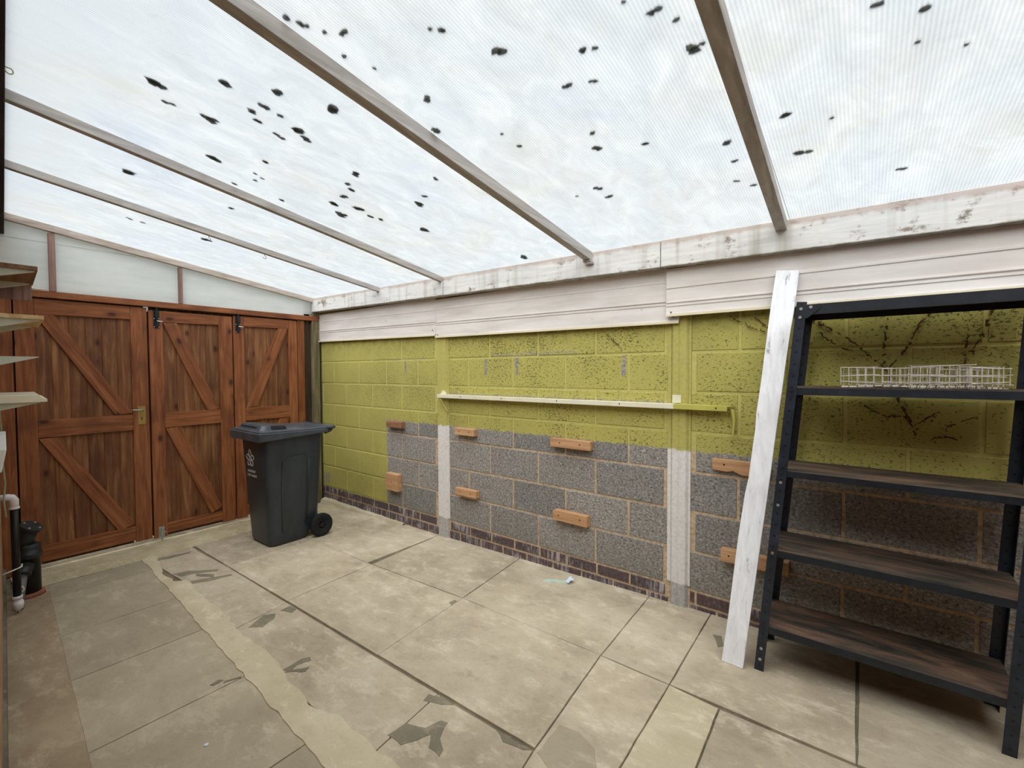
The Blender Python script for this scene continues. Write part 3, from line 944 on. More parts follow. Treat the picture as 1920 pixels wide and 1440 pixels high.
d1 = door('door_1', -2.268, -1.520, -2.168, -1.628, 1.868,
     [(-2.166, 1.755), (-2.072, 1.765), (-1.632, 1.0), (-1.735, .988)],
     [(-2.166, .85), (-2.075, .852), (-1.632, .085), (-1.735, .05)],
     (.858, .986), 1.755, (-.055, .062), -.070, 6, 'wide stained plank door with brass lock plate, left of the three')
d2 = door('door_2', -1.508, -.878, -1.414, -.990, 1.852,
     [(-1.412, 1.752), (-1.312, 1.757), (-.994, .99), (-1.096, .984)],
     [(-1.412, .852), (-1.300, .855), (-.993, .075), (-1.082, .03)],
     (.858, .984), 1.757, (-.055, .03), -.08, 4, 'stained plank door with floor bolt, middle of the three')
d3 = door('door_3', -.868, -.262, -.775, -.348, 1.865,
     [(-.455, 1.772), (-.352, 1.776), (-.662, .992), (-.768, .985)],
     [(-.455, .852), (-.352, .855), (-.662, .06), (-.768, .03)],
     (.858, .984), 1.768, (-.055, .04), -.08, 4, 'stained plank door behind the wheelie bin, right of the three')
b = MB(); b.box(-.036, -.026, -1.545, -1.485, -.06, 1.84); b.build('gap_blocker', M['dark_post'], d1)  # dark strips added behind the door seams to keep daylight out
b = MB(); b.box(-.036, -.026, -.90, -.845, -.06, 1.84); b.build('gap_blocker', M['dark_post'], d2)
b = MB(); b.box(-.036, -.026, -2.295, -2.25, -.06, 1.86); b.build('gap_blocker', M['dark_post'], d1)
for d_, a, c_ in ((d1, -2.30, -1.535), (d2, -1.50, -.874), (d3, -.874, -.25)):
    b = MB(); b.box(-.045, -.0255, a, c_, 1.83, 1.89); b.build('head_gap_blocker', M['dark_post'], d_)  # dark strip added to block daylight in the gap above each door
# lock plate and lever on door 1
b = MB(); b.box(.008, .012, -1.598, -1.545, .90, 1.05)
lp = b.build('lock_plate', M['brass'], d1, bevel=.001)
b = MB(); b.tube([(.012, -1.566, 1.022), (.034, -1.566, 1.022), (.04, -1.572, 1.023), (.042, -1.60, 1.021), (.041, -1.645, 1.024)], [.007, .006, .006, .0055, .004], 8)
b.build('lever_handle', M['steel'], d1, smooth=True)
b = MB(); b.tube([(.0115, -1.571, .955), (.0128, -1.571, .955)], .005, 10); b.box(.0115, .0128, -1.5735, -1.5685, .935, .952)
b.build('keyhole', M['void'], d1)
# top bolts
def topbolt(y, z0, z1, parent):
    b = MB()
    b.box(.008, .013, y-.021, y+.021, z0, z1)
    b.box(.013, .024, y-.013, y+.013, z0+.01, z0+.045); b.box(.013, .024, y-.013, y+.013, z1-.06, z1-.01)
    o = b.build('tower_bolt', M['iron_black'], parent, bevel=.0015)
    b = MB(); b.tube([(.018, y, z0+.02), (.018, y, z1+.035)], .008, 10); b.build('bolt_bar', M['iron_black'], o)
    b = MB(); b.tube([(.02, y, z0+.058), (.034, y+.002, z0+.056), (.037, y+.03, z0+.054), (.037, y+.04, z0+.054)], .0045, 8); b.build('bolt_knob', M['bright_bolt'], o, smooth=True)
    for yy in (-.016, .016):
        for zz in (z0+.008, z0+.078):
            b = MB(); b.tube([(.012, y+yy, zz), (.0145, y+yy, zz)], .0035, 8); b.build('screw', M['bright_bolt'], o)
topbolt(-1.456, 1.705, 1.855, d2)
topbolt(-.828, 1.705, 1.865, d3)
# floor bolt on door 2
b = MB(); b.box(.008, .012, -1.478, -1.438, -.082, .012)
o = b.build('floor_bolt', M['steel'], d2, bevel=.001)
b = MB(); b.tube([(.018, -1.458, -.10), (.018, -1.458, .0)], .007, 8); b.tube([(.018, -1.458, -.035), (.03, -1.43, -.035)], .004, 8); b.build('bolt_bar', M['steel'], o)
# weather board recess at the door foot
for d_, a, c_ in ((d1, -2.168, -1.64), (d2, -1.41, -.99)):
    b = MB(); b.box(-.022, -.006, a, c_, -.074, -.05); b.build('foot_board', M['dark_post'], d_)

# door frame
b = MB(); b.box(-.03, .03, hw(0)-.05, -.022, 1.877, 1.926)
tag(b.build('door_lintel', M['rail'], bevel=.003), 'long stained timber lintel above the three plank doors', 'lintel')
b = MB(); b.box(-.03, .012, hw(0)-.02, -2.277, fz(0), 1.876)
tag(b.build('door_post', M['stile'], bevel=.003), 'stained door post against the house wall behind the small shelves', 'post')
b = MB(); b.box(-.03, .010, -.256, -.182, fz(0), 1.876)
tag(b.build('door_post', M['amber_strip'], bevel=.003), 'amber stained strip right of the door behind the bin', 'post')
b = MB(); b.box(-.05, -.006, -.178, -.112, fz(0), 1.95)
tag(b.build('timber_post', M['dark_post'], bevel=.003), 'dark brown timber post in the corner beside the amber strip', 'post')
b = MB(); b.box(-.035, .028, -.103, -.022, fz(0), 1.955)
tag(b.build('timber_post', M['grey_post'], bevel=.003), 'grey-green weathered timber post in the corner under the beam', 'post')
b = MB(); b.box(-.06, -.028, -.176, -.006, fz(0)-.0, 2.05)
struct(b.build('trim_8', M['dark_post']), 'dark backing behind the corner posts')
# black cable on corner post
b = MB(); b.tube([(.03, -.04, 1.93), (.034, -.018, 1.90), (.032, -.016, 1.6), (.03, -.017, 1.1), (.03, -.016, .4), (.03, -.016, fz(0)+.01)], .004, 6)
tag(b.build('corner_cable', M['iron_black'], smooth=True), 'thin black cable running down the corner post', 'cable')

# gable infill
b = MB()
yl = hw(0)
pts = [(yl, 1.92), (-.02, 1.92), (-.02, roof(0, -.02)-.02), (yl, roof(0, yl)-.02)]
b.prism(pts, -.012, -.006, 'x')
for zz in (2.28, ):
    b.box(-.006, -.0045, yl, -1.0, zz, zz+.003)
struct(b.build('wall_front_gable', M['gable']), 'white sheet infill between lintel and end rafter')
for y, w, lab in ((-2.068, .036, 'short mauve stud in the gable above the wide door'), (-1.281, .028, 'short thin mauve stud in the gable above the middle door')):
    b = MB(); b.box(-.004, .03, y-w/2, y+w/2, 1.928, roof(0, y)-.052)
    tag(b.build('gable_stud', M['mauve_stud'], bevel=.002), lab, 'stud', 'gable studs')
b = MB(); b.box(.002, .03, -.042, -.022, 1.93, 2.05)
tag(b.build('gable_stud', M['mauve_stud'], bevel=.002), 'short stud at the corner end of the gable under the beam', 'stud', 'gable studs')

# ================================================================== WALL LEDGE AND BATTENS
root = empty('wall_ledge', (3.0, -.03, 1.12), 'long narrow white ledge on the green wall with green-painted right end', 'shelf')
def ledge(xa, xb, cut, mat, nm):
    b = MB()
    z = lambda x: 1.137+.001*x
    b.hexa([(xa, -.052, z(xa)-.007), (xb-cut, -.052, z(xb)-.007), (xb, -.006, z(xb)-.007), (xa, -.006, z(xa)-.007),
            (xa, -.052, z(xa)), (xb-cut, -.052, z(xb)), (xb, -.006, z(xb)), (xa, -.006, z(xa))])
    b.hexa([(xa, -.056, z(xa)-.028), (xb-cut, -.056, z(xb)-.028), (xb-cut, -.050, z(xb)-.028), (xa, -.050, z(xa)-.028),
            (xa, -.056, z(xa)), (xb-cut, -.056, z(xb)), (xb-cut, -.050, z(xb)), (xa, -.050, z(xa))])
    return b.build(nm, mat, root, bevel=.0015)
M['ledge_green'] = plain('green_painted_ledge', srgb(182, 176, 88), 0.5, var=0.08)
lw = ledge(1.93, 3.875, 0, M['cream'], 'ledge_strip')
lg = ledge(3.8755, 4.185, .03, M['ledge_green'], 'ledge_strip')
lg['label'] = 'green-painted end of the ledge'
for x in (2.2, 2.62, 3.1, 3.55, 4.1):
    b = MB(); b.tube([(x, -.0575, 1.128), (x, -.055, 1.128)], .004, 8); b.build('screw', M['nail'], root)
b = MB(); b.box(3.857, 3.905, -.019, -.014, 1.145, 1.19); b.build('bracket_plate', M['cream'], root)
b = MB(); b.prism([(1.93, 1.14), (2.0, 1.14), (2.0, 1.155), (1.985, 1.16), (1.98, 1.175), (1.965, 1.165), (1.95, 1.17), (1.945, 1.155)], -.018, -.0145, 'y'); b.build('bracket_plate', M['cream'], root)
b = MB(); b.tube([(1.945, -.054, 1.11), (1.935, -.055, 1.06)], .004, 6)
b.tube([(1.96, -.05, 1.11), (1.985, -.03, 1.05), (2.02, -.02, .995)], [.005, .006, .005], 6); b.build('end_strip', M['ledge_green'], root)
b = MB(); b.prism([(4.168, 1.125), (4.185, 1.12), (4.19, 1.06), (4.183, .985), (4.176, .985), (4.18, 1.06)], -.035, -.015, 'y'); b.build('end_strip', M['ledge_green'], root)

def batten(xa, xb, za, zb_, lab, mat='batten', d=.045, nails=(.25, .75), poly=None):
    root = empty('wall_batten', ((xa+xb)/2, 0, za), lab, 'wood block', 'timber blocks screwed to the block wall')
    b = MB()
    if poly: b.prism(poly, -d, -.0005, 'y')
    else: b.box(xa, xb, -d, -.0005, za, zb_)
    b.build('block', M[mat], root, bevel=.0025)
    for t in nails:
        x = xa+(xb-xa)*t; z = (za+zb_)/2+.003
        n_ = MB(); n_.tube([(x, -d-.0008, z), (x, -d+.003, z)], .0045, 8); n_.build('screw', M['nail'], root)
batten(1.225, 1.445, .815, .872, 'brownish short timber block, upper one nearest the bin', 'batten_dark')
batten(2.118, 2.333, .819, .874, 'short pale timber block just right of the slim post, upper one')
batten(3.04, 3.345, .815, .874, 'long pale timber block high in the middle grey panel')
batten(4.075, 4.35, .79, .852, 'flat split timber block just right of the cracked post', 'batten', .022, (.22, .72),
       poly=[(4.075, .80), (4.085, .79), (4.15, .787), (4.18, .795), (4.22, .778), (4.35, .776), (4.35, .852), (4.30, .848), (4.2, .853), (4.075, .852)])
batten(1.215, 1.392, .232, .388, 'nearly square chunky timber block low on the wall near the bin', 'batten', .055, (.5,))
batten(2.122, 2.350, .333, .390, 'short pale timber block just right of the slim post, lower one')
batten(3.06, 3.322, .316, .386, 'long pale timber block low in the middle grey panel, one corner rounded', 'batten', .045, (.18, .8),
       poly=[(3.06, .325), (3.06, .372), (3.066, .383), (3.08, .387), (3.322, .386), (3.322, .314), (3.07, .318)])
batten(4.127, 4.44, .308, .376, 'long pale timber block low behind the leaning plank', 'batten', .045, (.13, .85))

# dried ivy marks on the wall behind the rack
iv = MB()
def ivy(pts, r=.003):
    r *= 1.35
    P = [Vector((x, -.011, z)) for x, z in pts]
    path = []
    for a, c_ in zip(P, P[1:]):
        k = max(2, int((c_-a).length/.012))
        for i in range(k):
            q = a.lerp(c_, i/k)
            path.append(q+Vector((random.uniform(-.004, .004), 0, random.uniform(-.004, .004))))
    for i in range(0, len(path)-1, 1):
        if random.random() < .25: continue
        iv.tube([path[i], path[i+1]], [r*random.uniform(.2, 1.1), r*random.uniform(.2, .9)], 5)
        if random.random() < .55:
            q = path[i]; an = random.uniform(0, 2*pi); l = random.uniform(.005, .018)
            iv.tube([q, q+Vector((math.cos(an)*l, 0, math.sin(an)*l))], [r*.6, r*.3], 4)
ivy([(4.40, 1.62), (4.55, 1.55), (4.66, 1.47), (4.72, 1.41), (4.80, 1.33), (4.85, 1.17), (4.89, 1.08)], .0045)
ivy([(4.53, 1.52), (4.62, 1.44), (4.71, 1.40)], .0035)
ivy([(4.80, 1.56), (4.79, 1.46), (4.785, 1.40), (4.79, 1.34)], .0045)
ivy([(4.94, 1.58), (4.89, 1.50), (4.87, 1.44), (4.83, 1.37), (4.80, 1.33)], .004)
ivy([(5.12, 1.58), (5.10, 1.50), (5.06, 1.38)], .005)
ivy([(5.05, 1.47), (5.04, 1.33)], .004)
ivy([(4.72, 1.17), (4.80, 1.12), (4.86, 1.13), (4.89, 1.08), (4.90, 1.03)], .004)
ivy([(4.97, 1.15), (4.92, 1.11), (4.89, 1.08)], .003)
ivy([(5.08, 1.14), (5.0, 1.09), (4.97, 1.07)], .002)
ivy([(4.93, 1.035), (5.0, 1.045), (5.05, 1.035)], .003)
ivy([(4.15, 1.62), (4.25, 1.55), (4.33, 1.52)], .0025)
ivy([(3.44, 1.56), (3.52, 1.49), (3.55, 1.46)], .0028)
ivy([(4.27, 1.60), (4.33, 1.55), (4.42, 1.53)], .0028)
tag(iv.build('ivy_residue', M['ivy']), 'dried brown ivy root traces spreading over the green wall', 'ivy', kind='stuff')

# ================================================================== LEANING PLANK
b = MB()
B0 = Vector((4.218, -.400, fz(4.2)+.001)); B1 = Vector((4.310, -.408, fz(4.3)+.001))
T0 = Vector((4.375, -.083, 1.812)); T1 = Vector((4.470, -.083, 1.800))
th = Vector((0, .022, .004))
n = 24
ring = []
for i in range(n+1):
    t = i/n
    a = B0.lerp(T0, t); c_ = B1.lerp(T1, t)
    a = a+Vector((.004*mnoise.noise(Vector((t*5, 0, 0))) + (.006 if .42 < t < .62 else 0), 0, 0))
    c_ = c_+Vector((.003*mnoise.noise(Vector((t*6, 9, 0))), 0, 0))
    ring.append([a, c_, c_+th, a+th])
vs = [p for r in ring for p in r]
fs = [(i*4+j, i*4+(j+1) % 4, i*4+4+(j+1) % 4, i*4+4+j) for i in range(n) for j in range(4)]+[(3, 2, 1, 0), (n*4, n*4+1, n*4+2, n*4+3)]
b.add(vs, fs)
tag(b.build('wooden_plank', M['plank_white'], bevel=.002), 'long flaking white-painted plank leaning on the wall beside the steel rack', 'plank')

# ================================================================== STEEL RACK
RX0, RX1, RY0, RY1, RH = 4.350, 5.150, -.372, -.075, 1.62
rk = empty('steel_shelving_rack', (4.75, -.22, fz(4.7)), 'dark navy bolted steel shelving rack with five dusty shelves', 'shelving')
shl = .088; shr = .050
def rackx(fx, z):      # fx 0 left .. 1 right, leaning frame
    h_ = z-fz(4.7)
    return (RX0+shl*h_)*(1-fx)+(RX1+shr*h_)*fx
def upright(fx, y, sx, sy):
    b = MB()
    w = .036; t = .002
    z0 = fz(RX0 if fx == 0 else RX1)
    L = RH-z0+.002
    b.box(0 if sx > 0 else -w, w if sx > 0 else 0, -t/2, t/2, 0, L)
    b.box(-t/2, t/2, 0 if sy > 0 else -w, w if sy > 0 else 0, 0, L)
    xb_ = RX0 if fx == 0 else RX1
    ang = math.atan(shl if fx == 0 else shr)
    rot = Matrix.Rotation(ang, 4, 'Y')
    o = b.build('upright', M['upright'], rk, loc=(xb_, y, z0), rot=rot)
    return o
ups = [upright(0, RY0, 1, 1), upright(1, RY0, -1, 1), upright(0, RY1, 1, -1), upright(1, RY1, -1, -1)]
for z, hh in ((RH-.018, .042), (1.255, .030), (.897, .026), (.545, .030), (.197, .032)):
    xa, xb_ = rackx(0, z)+.004, rackx(1, z)-.004
    b = MB()
    b.box(xa, xb_, RY0+.003, RY1-.003, z-.002, z, 0)
    b.box(xa, xb_, RY0+.002, RY0+.004, z-hh, z-.0002, 1); b.box(xa, xb_, RY1-.004, RY1-.002, z-hh, z-.0002, 1)
    b.box(xa, xa+.002, RY0+.002, RY1-.002, z-hh, z-.0002, 1); b.box(xb_-.002, xb_, RY0+.002, RY1-.002, z-hh, z-.0002, 1)
    b.box(xa, xb_, RY0+.004, RY0+.016, z-hh, z-hh+.002, 1)
    b.box(xa+.004, xb_-.004, RY0+.006, RY1-.006, z-.0035, z-.0022, 1)
    b.build('shelf', [M['shelf_top'] if z < 1.5 else M['rack'], M['rack']], rk)
# gusset plates and bolts
b = MB(); x_ = rackx(0, 1.6)
b.prism([(x_, 1.60), (x_+.085, 1.602), (x_+.085, 1.585), (x_+.04, 1.545), (x_, 1.545)], RY0-.002, RY0, 'y'); b.build('gusset_plate', M['rack'], rk)
for fx, dx, z, mt in ((0, .018, 1.585, 'bright_bolt'), (0, .052, 1.590, 'bright_bolt'), (0, .018, 1.55, 'bright_bolt'), (0, .018, 1.245, 'rack'), (0, .018, .885, 'rack'), (0, .018, .845, 'bright_bolt'), (0, .018, .745, 'bright_bolt'), (0, .018, .53, 'batten_dark'), (0, .018, .185, 'rack'), (0, .018, .09, 'steel'), (0, .018, .04, 'steel')):
    x = rackx(fx, z)+dx
    b = MB(); b.tube([(x, RY0-.0045, z), (x, RY0-.001, z)], .0062, 10); b.build('bolt', M[mt], rk, smooth=False)

# wire trays on the second shelf
wr = MB()
zb = 1.257
def hoop(x, y0, y1, z0, z1, lean=0):
    r = .012
    p = [(x, y0, z1), (x+lean*.3, y0+.002, z0+r), (x+lean*.3, y0+r, z0+.0015), (x+lean, y1-r, z0+.0015), (x+lean, y1, z0+r), (x+lean, y1, z1)]
    wr.tube(p, .0016, 5)
for k_, (xs_, n_, y0, y1, dz, top) in enumerate(((4.645, 5, -.345, -.16, .0, .083), (4.70, 6, -.335, -.15, .005, .078), (4.775, 7, -.34, -.16, .003, .080), (4.86, 7, -.345, -.15, .0, .086), (4.93, 6, -.335, -.165, .004, .075), (4.985, 6, -.34, -.155, .0, .080), (5.02, 4, -.345, -.16, .0, .082))):
    step_ = .026
    for i in range(n_):
        hoop(xs_+i*step_, y0, y1, zb+dz, zb+top+random.uniform(-.003, .003), random.uniform(-.006, .006))
    xe = xs_+(n_-1)*step_
    for yy in (y0, y1):
        for zz in (top, top*.62, top*.3):
            wr.tube([(xs_, yy, zb+zz+random.uniform(-.004, .004)), (xe+random.uniform(0, .02), yy, zb+zz+random.uniform(-.008, .004))], .0014, 5)
    for j in range(4):
        yy = y0+.02+(y1-y0-.04)*j/3
        wr.tube([(xs_, yy, zb+dz+.0025), (xe, yy, zb+dz+.0045)], .0014, 5)
tag(wr.build('wire_tray_stack', M['wire']), 'nested row of white coated wire trays on the rack shelf below the top', 'wire tray')

# ================================================================== WHEELIE BIN
bx0, bx1 = .560, 1.055      # at the rim
bn = empty('wheelie_bin', (.80, -.78, fz(.8)), 'charcoal two-wheeled rubbish bin with closed lid in front of the doors', 'bin')
zf = fz(.85)+.0
def rrect(x0, x1, y0, y1, r, z, seg=6):
    out = []
    for cx_, cy_, a0 in ((x1-r, y1-r, 0), (x0+r, y1-r, 90), (x0+r, y0+r, 180), (x1-r, y0+r, 270)):
        for i in range(seg+1):
            a = math.radians(a0+90*i/seg)
            out.append((cx_+r*math.cos(a), cy_+r*math.sin(a), z))
    return out
def loft(b, rings, mi=0, cap0=True, cap1=True):
    n = len(rings[0]); vs = [p for r in rings for p in r]
    fs = [(i*n+j, i*n+(j+1) % n, (i+1)*n+(j+1) % n, (i+1)*n+j) for i in range(len(rings)-1) for j in range(n)]
    if cap0: fs.append(tuple(range(n))[::-1])
    if cap1: fs.append(tuple((len(rings)-1)*n+j for j in range(n)))
    b.add(vs, fs, mi)
b = MB()
T = .875-.025      # body rim height (world z)
def ring(t, grow=0):
    # t 0 bottom .. 1 rim
    x0 = .625+(.572-.625)*t-grow; x1 = .998+(1.048-.998)*t+grow
    y0 = -1.000+(-1.045+1.000)*t-grow; y1 = (-.700+(.110)*min(1, t/.14) if t < .14 else -.590+.030*(t-.14)/.86)+grow
    return x0, x1, y0, y1
rings = []
for t in (0, .012, .04, .1, .2, .35, .5, .65, .8, .9, 1.0):
    g_ = -.014 if t == 0 else (-.004 if t == .012 else 0)
    x0, x1, y0, y1 = ring(t, g_)
    rings.append(rrect(x0, x1, y0, y1, .045+.01*(1-t), zf+.002+(T-zf)*t))
loft(b, rings)
body = b.build('body', M['bin'], bn, smooth=True)
m_ = body.modifiers.new('es', 'EDGE_SPLIT'); m_.split_angle = math.radians(35)
# embossed side panel outline
def side(y, z, off=.002):
    t = (z-zf)/(T-zf); return (ring(t)[1]+off, y, z)
pp = [side(-.905, .02), side(-.915, .35), side(-.912, .60)]
for a in range(0, 91, 15):
    pp.append(side(-.912+.05*(1-math.cos(math.radians(a))), .60+.05*math.sin(math.radians(a))))
for a in range(0, 91, 15):
    pp.append(side(-.745+.04*math.sin(math.radians(a)), .65+.004-.04*(1-math.cos(math.radians(a)))))
pp += [side(-.704, .40), side(-.715, .05)]
b = MB(); b.tube(pp, .0035, 6); b.build('panel_outline', M['bin'], bn, smooth=True)
b = MB(); b.tube([side(-.69, .60), side(-.69, .35), side(-.70, .03)], .004, 6); b.build('side_rib', M['bin'], bn, smooth=True)
# rim collar
b = MB()
x0, x1, y0, y1 = ring(1.0)
loft(b, [rrect(x0-.004, x1+.004, y0-.004, y1+.004, .05, T-.055), rrect(x0-.012, x1+.010, y0-.012, y1+.012, .05, T-.03), rrect(x0-.012, x1+.010, y0-.012, y1+.012, .05, T-.004)])
b.build('rim', M['bin'], bn, smooth=False)
# lid: skirt, plate and raised grip part
lx0, lx1, ly0, ly1 = .520, 1.085, -1.105, -.530
b = MB()
zl = lambda y: .862+(.850-.862)*(y-ly0)/(ly1-ly0)
def lring(x0, x1, y0, y1, r, dz, seg=5):
    return [(p[0], p[1], zl(p[1])+dz) for p in rrect(x0, x1, y0, y1, r, 0, seg)]
def skirt(ps):   # front skirt deeper than the back
    return [(p[0], p[1], p[2]-max(0, (-.86-p[1]))*.16) for p in ps]
loft(b, [skirt(lring(lx0+.006, lx1-.006, ly0+.006, ly1, .022, -.040)), skirt(lring(lx0, lx1, ly0, ly1, .022, -.036)), lring(lx0, lx1, ly0, ly1, .022, -.014),
         lring(lx0+.012, lx1-.012, ly0+.012, ly1-.002, .022, -.012), lring(lx0+.014, lx1-.014, ly0+.014, ly1-.004, .022, .0), lring(lx0+.03, lx1-.03, ly0+.03, ly1-.01, .03, .006)], 0)
lid = b.build('lid', M['bin_lid'], bn)
lid.modifiers.new('bv', 'BEVEL').width = .003
b = MB()
def gr(x0, x1, y0, y1, r, z0, z1):   # ring whose height runs from z0 (front) to z1 (back)
    return [(p[0], p[1], zl(p[1])+z0+(z1-z0)*(p[1]-y0)/(y1-y0)) for p in rrect(x0, x1, y0, y1, r, 0, 5)]
loft(b, [gr(.575, 1.035, -1.075, -.70, .04, .004, .002), gr(.58, 1.03, -1.068, -.71, .04, .012, .004), gr(.60, 1.008, -1.045, -.74, .04, .044, .014), gr(.62, .988, -1.025, -.76, .04, .050, .016)])
b.build('grip_hood', M['bin_lid'], lid)
b = MB(); b.hexa([(1.005, -.985, .884), (1.028, -.985, .876), (1.028, -.865, .873), (1.005, -.865, .878), (1.005, -.980, .901), (1.0145, -.980, .900), (1.0145, -.872, .893), (1.005, -.872, .893)])
b.build('grip_slot', M['void'], lid)
b = MB(); b.hexa([(.64, -1.066, .874), (.94, -1.066, .874), (.94, -1.03, .874), (.64, -1.03, .874), (.64, -1.056, .893), (.94, -1.056, .893), (.94, -1.03, .893), (.64, -1.03, .893)])
b.build('grip_slot', M['void'], lid)
# hinge handle at the back
b = MB()
for xx in (.58, .70, .93, 1.045):
    b.tube([(xx, -.55, .81), (xx, -.50, .822), (xx, -.475, .846)], [.02, .017, .012], 8)
b.tube([(.555, -.476, .848), (1.068, -.476, .848)], .014, 10)
b.build('handle_bar', M['bin'], bn, smooth=True)
b = MB()
b.hexa([(.54, -.535, .838), (1.075, -.535, .838), (1.072, -.475, .832), (.545, -.475, .832), (.54, -.535, .853), (1.075, -.535, .853), (1.072, -.468, .858), (.545, -.468, .858)])
b.build('hinge_flap', M['bin_lid'], lid, bevel=.005)
# wheels
wr_ = .098
for xx, s_ in ((1.055, 1), (.575, -1)):
    b = MB()
    cyy, cz = -.600, fz(1.0)+wr_+.001
    w_ = .024
    prof = [(.030, .012), (.055, .016), (.062, .022), (.080, .024), (.092, .020), (wr_, .010), (wr_, -.010), (.092, -.020), (.06, -.022), (.03, -.012)]
    N = 40
    vs = []; fs = []
    for i in range(N):
        a = 2*pi*i/N
        for r_, dx in prof:
            vs.append((xx+dx, cyy+r_*math.cos(a), cz+r_*math.sin(a)))
    m2 = len(prof)
    for i in range(N):
        j = (i+1) % N
        for q in range(m2):
            q2 = (q+1) % m2
            fs.append((i*m2+q, j*m2+q, j*m2+q2, i*m2+q2))
    b.add(vs, fs)
    wo = b.build('wheel', M['rubber'], bn, smooth=True)
    mm_ = wo.modifiers.new('es', 'EDGE_SPLIT'); mm_.split_angle = math.radians(40)
    b = MB()
    b.tube([(xx-.012, cyy, cz), (xx+.014, cyy, cz)], .018, 14)
    for i in range(6):
        a = 2*pi*i/6+.3
        b.tube([(xx+.002, cyy+.014*math.cos(a), cz+.014*math.sin(a)), (xx+.006, cyy+.058*math.cos(a), cz+.058*math.sin(a))], [.008, .006], 6)
    b.tube([(xx-.010, cyy, cz), (xx-.006, cyy, cz)], .056, 24)
    b.build('hub', M['black_plastic'], wo)
b = MB(); b.tube([(.56, -.60, fz(1)+wr_), (1.06, -.60, fz(1)+wr_)], .011, 10); b.box(.66, .97, -.69, -.585, fz(1)+.06, fz(1)+.20)
b.build('axle', M['bin'], bn)
# printed emblem and lettering on the front
def fronty(x, z):
    t = (z-zf)/(T-zf); return ring(t)[2]-.0008
em = MB()
ex, ez = .745, .615
def loopc(pts, r=.0035):
    P = [(x, fronty(x, z), z) for x, z in pts]
    em.tube(P+[P[0]], r, 5)
for k_ in range(5):
    a0 = pi/2+2*pi*k_/5
    pts = []
    for i in range(14):
        a = 2*pi*i/14
        lx = .040+.026*math.cos(a); lz = .021*math.sin(a)
        if lx > .058 and k_ == 0: lx += .012*(math.cos(a)**6)
        pts.append((ex+(lx*math.cos(a0)-lz*math.sin(a0))*1.05, ez+(lx*math.sin(a0)+lz*math.cos(a0))*1.0))
    loopc(pts)
em.build('emblem', M['print'], bn)
for i, (tx, zz, sz) in enumerate((('Leicester', .505, .040), ('City Council', .470, .034))):
    cu = bpy.data.curves.new('lettering', 'FONT')
    cu.body = tx; cu.size = sz; cu.align_x = 'CENTER'; cu.extrude = .0004
    cu.materials.append(M['print'])
    o = bpy.data.objects.new('lettering', cu); C.objects.link(o)
    # text faces -y
    o.location = (ex+.01, fronty(ex, zz)-.0008, zz)
    o.rotation_euler = (pi/2-math.radians(3.0), 0, 0)
    dg = bpy.context.evaluated_depsgraph_get()
    me = bpy.data.meshes.new_from_object(o.evaluated_get(dg))
    o2 = bpy.data.objects.new('lettering', me); C.objects.link(o2)
    o2.location = o.location; o2.rotation_euler = o.rotation_euler
    bpy.data.objects.remove(o); o = o2
    o.parent = bn; o.matrix_parent_inverse = Matrix.Translation(bn['_base']).inverted()

# ================================================================== HOUSE WALL ITEMS
def hp(x, off, z): return (x, hw(x)+off, z)
def hbox(b, xa, xb, o0, o1, z0, z1, mi=0, taper=0):
    b.hexa([hp(xa, o0, z0), hp(xb, o0, z0), hp(xb, o1-taper, z0), hp(xa, o1-taper, z0), hp(xa, o0, z1), hp(xb, o0, z1), hp(xb, o1, z1), hp(xa, o1, z1)], mi)
def brack(b, x, d, z, h_, w=.022):
    # wedge bracket, thick at the wall
    b.add([hp(x, 0, z), hp(x+w, 0, z), hp(x+w, d, z), hp(x, d, z), hp(x, 0, z-h_), hp(x+w, 0, z-h_), hp(x+w, d, z-.004), hp(x, d, z-.004)],
          [(0, 1, 2, 3), (7, 6, 5, 4), (0, 4, 5, 1), (1, 5, 6, 2), (2, 6, 7, 3), (3, 7, 4, 0)])
SH = [('brown board shelf on wedge brackets, topmost of the small house wall shelves', .93, 1.50, .160, 1.855, .020, 'shelf_brown', [(1.46, .150), (.98, .145)]),
      ('bare pine shelf on white wedge brackets under the brown board shelf', .93, 1.50, .176, 1.615, .020, 'shelf_pine', [(1.46, .160), (.98, .150)]),
      ('thick cream shelf with moulded front edge, lowest of the small house wall shelves', .95, 1.50, .178, 1.222, .034, 'cream', [(1.45, .155)])]
for lab, xa, xb, d, z, t_, mt, brs in SH:
    root = empty('wall_shelf', hp((xa+xb)/2, 0, z), lab, 'shelf', 'small shelves on the house wall')
    b = MB()
    if mt == 'cream':
        # cove moulded front edge
        prof = [(0, z), (d-.028, z), (d-.022, z-.010), (d-.012, z-.018), (d, z-.022), (d, z-.036), (0, z-.036)]
        n = len(prof)
        b.add([hp(xa, o_, zz) for o_, zz in prof]+[hp(xb, o_, zz) for o_, zz in prof], [(i, (i+1) % n, n+(i+1) % n, n+i) for i in range(n)]+[tuple(range(n))[::-1], tuple(range(n, 2*n))])
    else:
        hbox(b, xa, xb, 0, d, z-t_, z)
    b.build('board', M[mt], root, bevel=.001)
    for x_, dd in brs:
        b = MB(); brack(b, x_, dd, z-(.036 if mt == 'cream' else t_)-.0004, .05 if mt != 'cream' else .04); b.build('bracket', M['bracket_white'], root)
    if mt == 'shelf_brown':
        b = MB(); hbox(b, .93, .945, 0, .155, z-t_-.09, z-t_-.0004); b.build('end_panel', M['mauve_stud'], root)
b = MB(); brack(b, 1.44, .155, 1.412, .05)
tag(b.build('shelf_bracket', M['bracket_white']), 'lone white wedge bracket without a board between the pine and cream shelves', 'bracket')
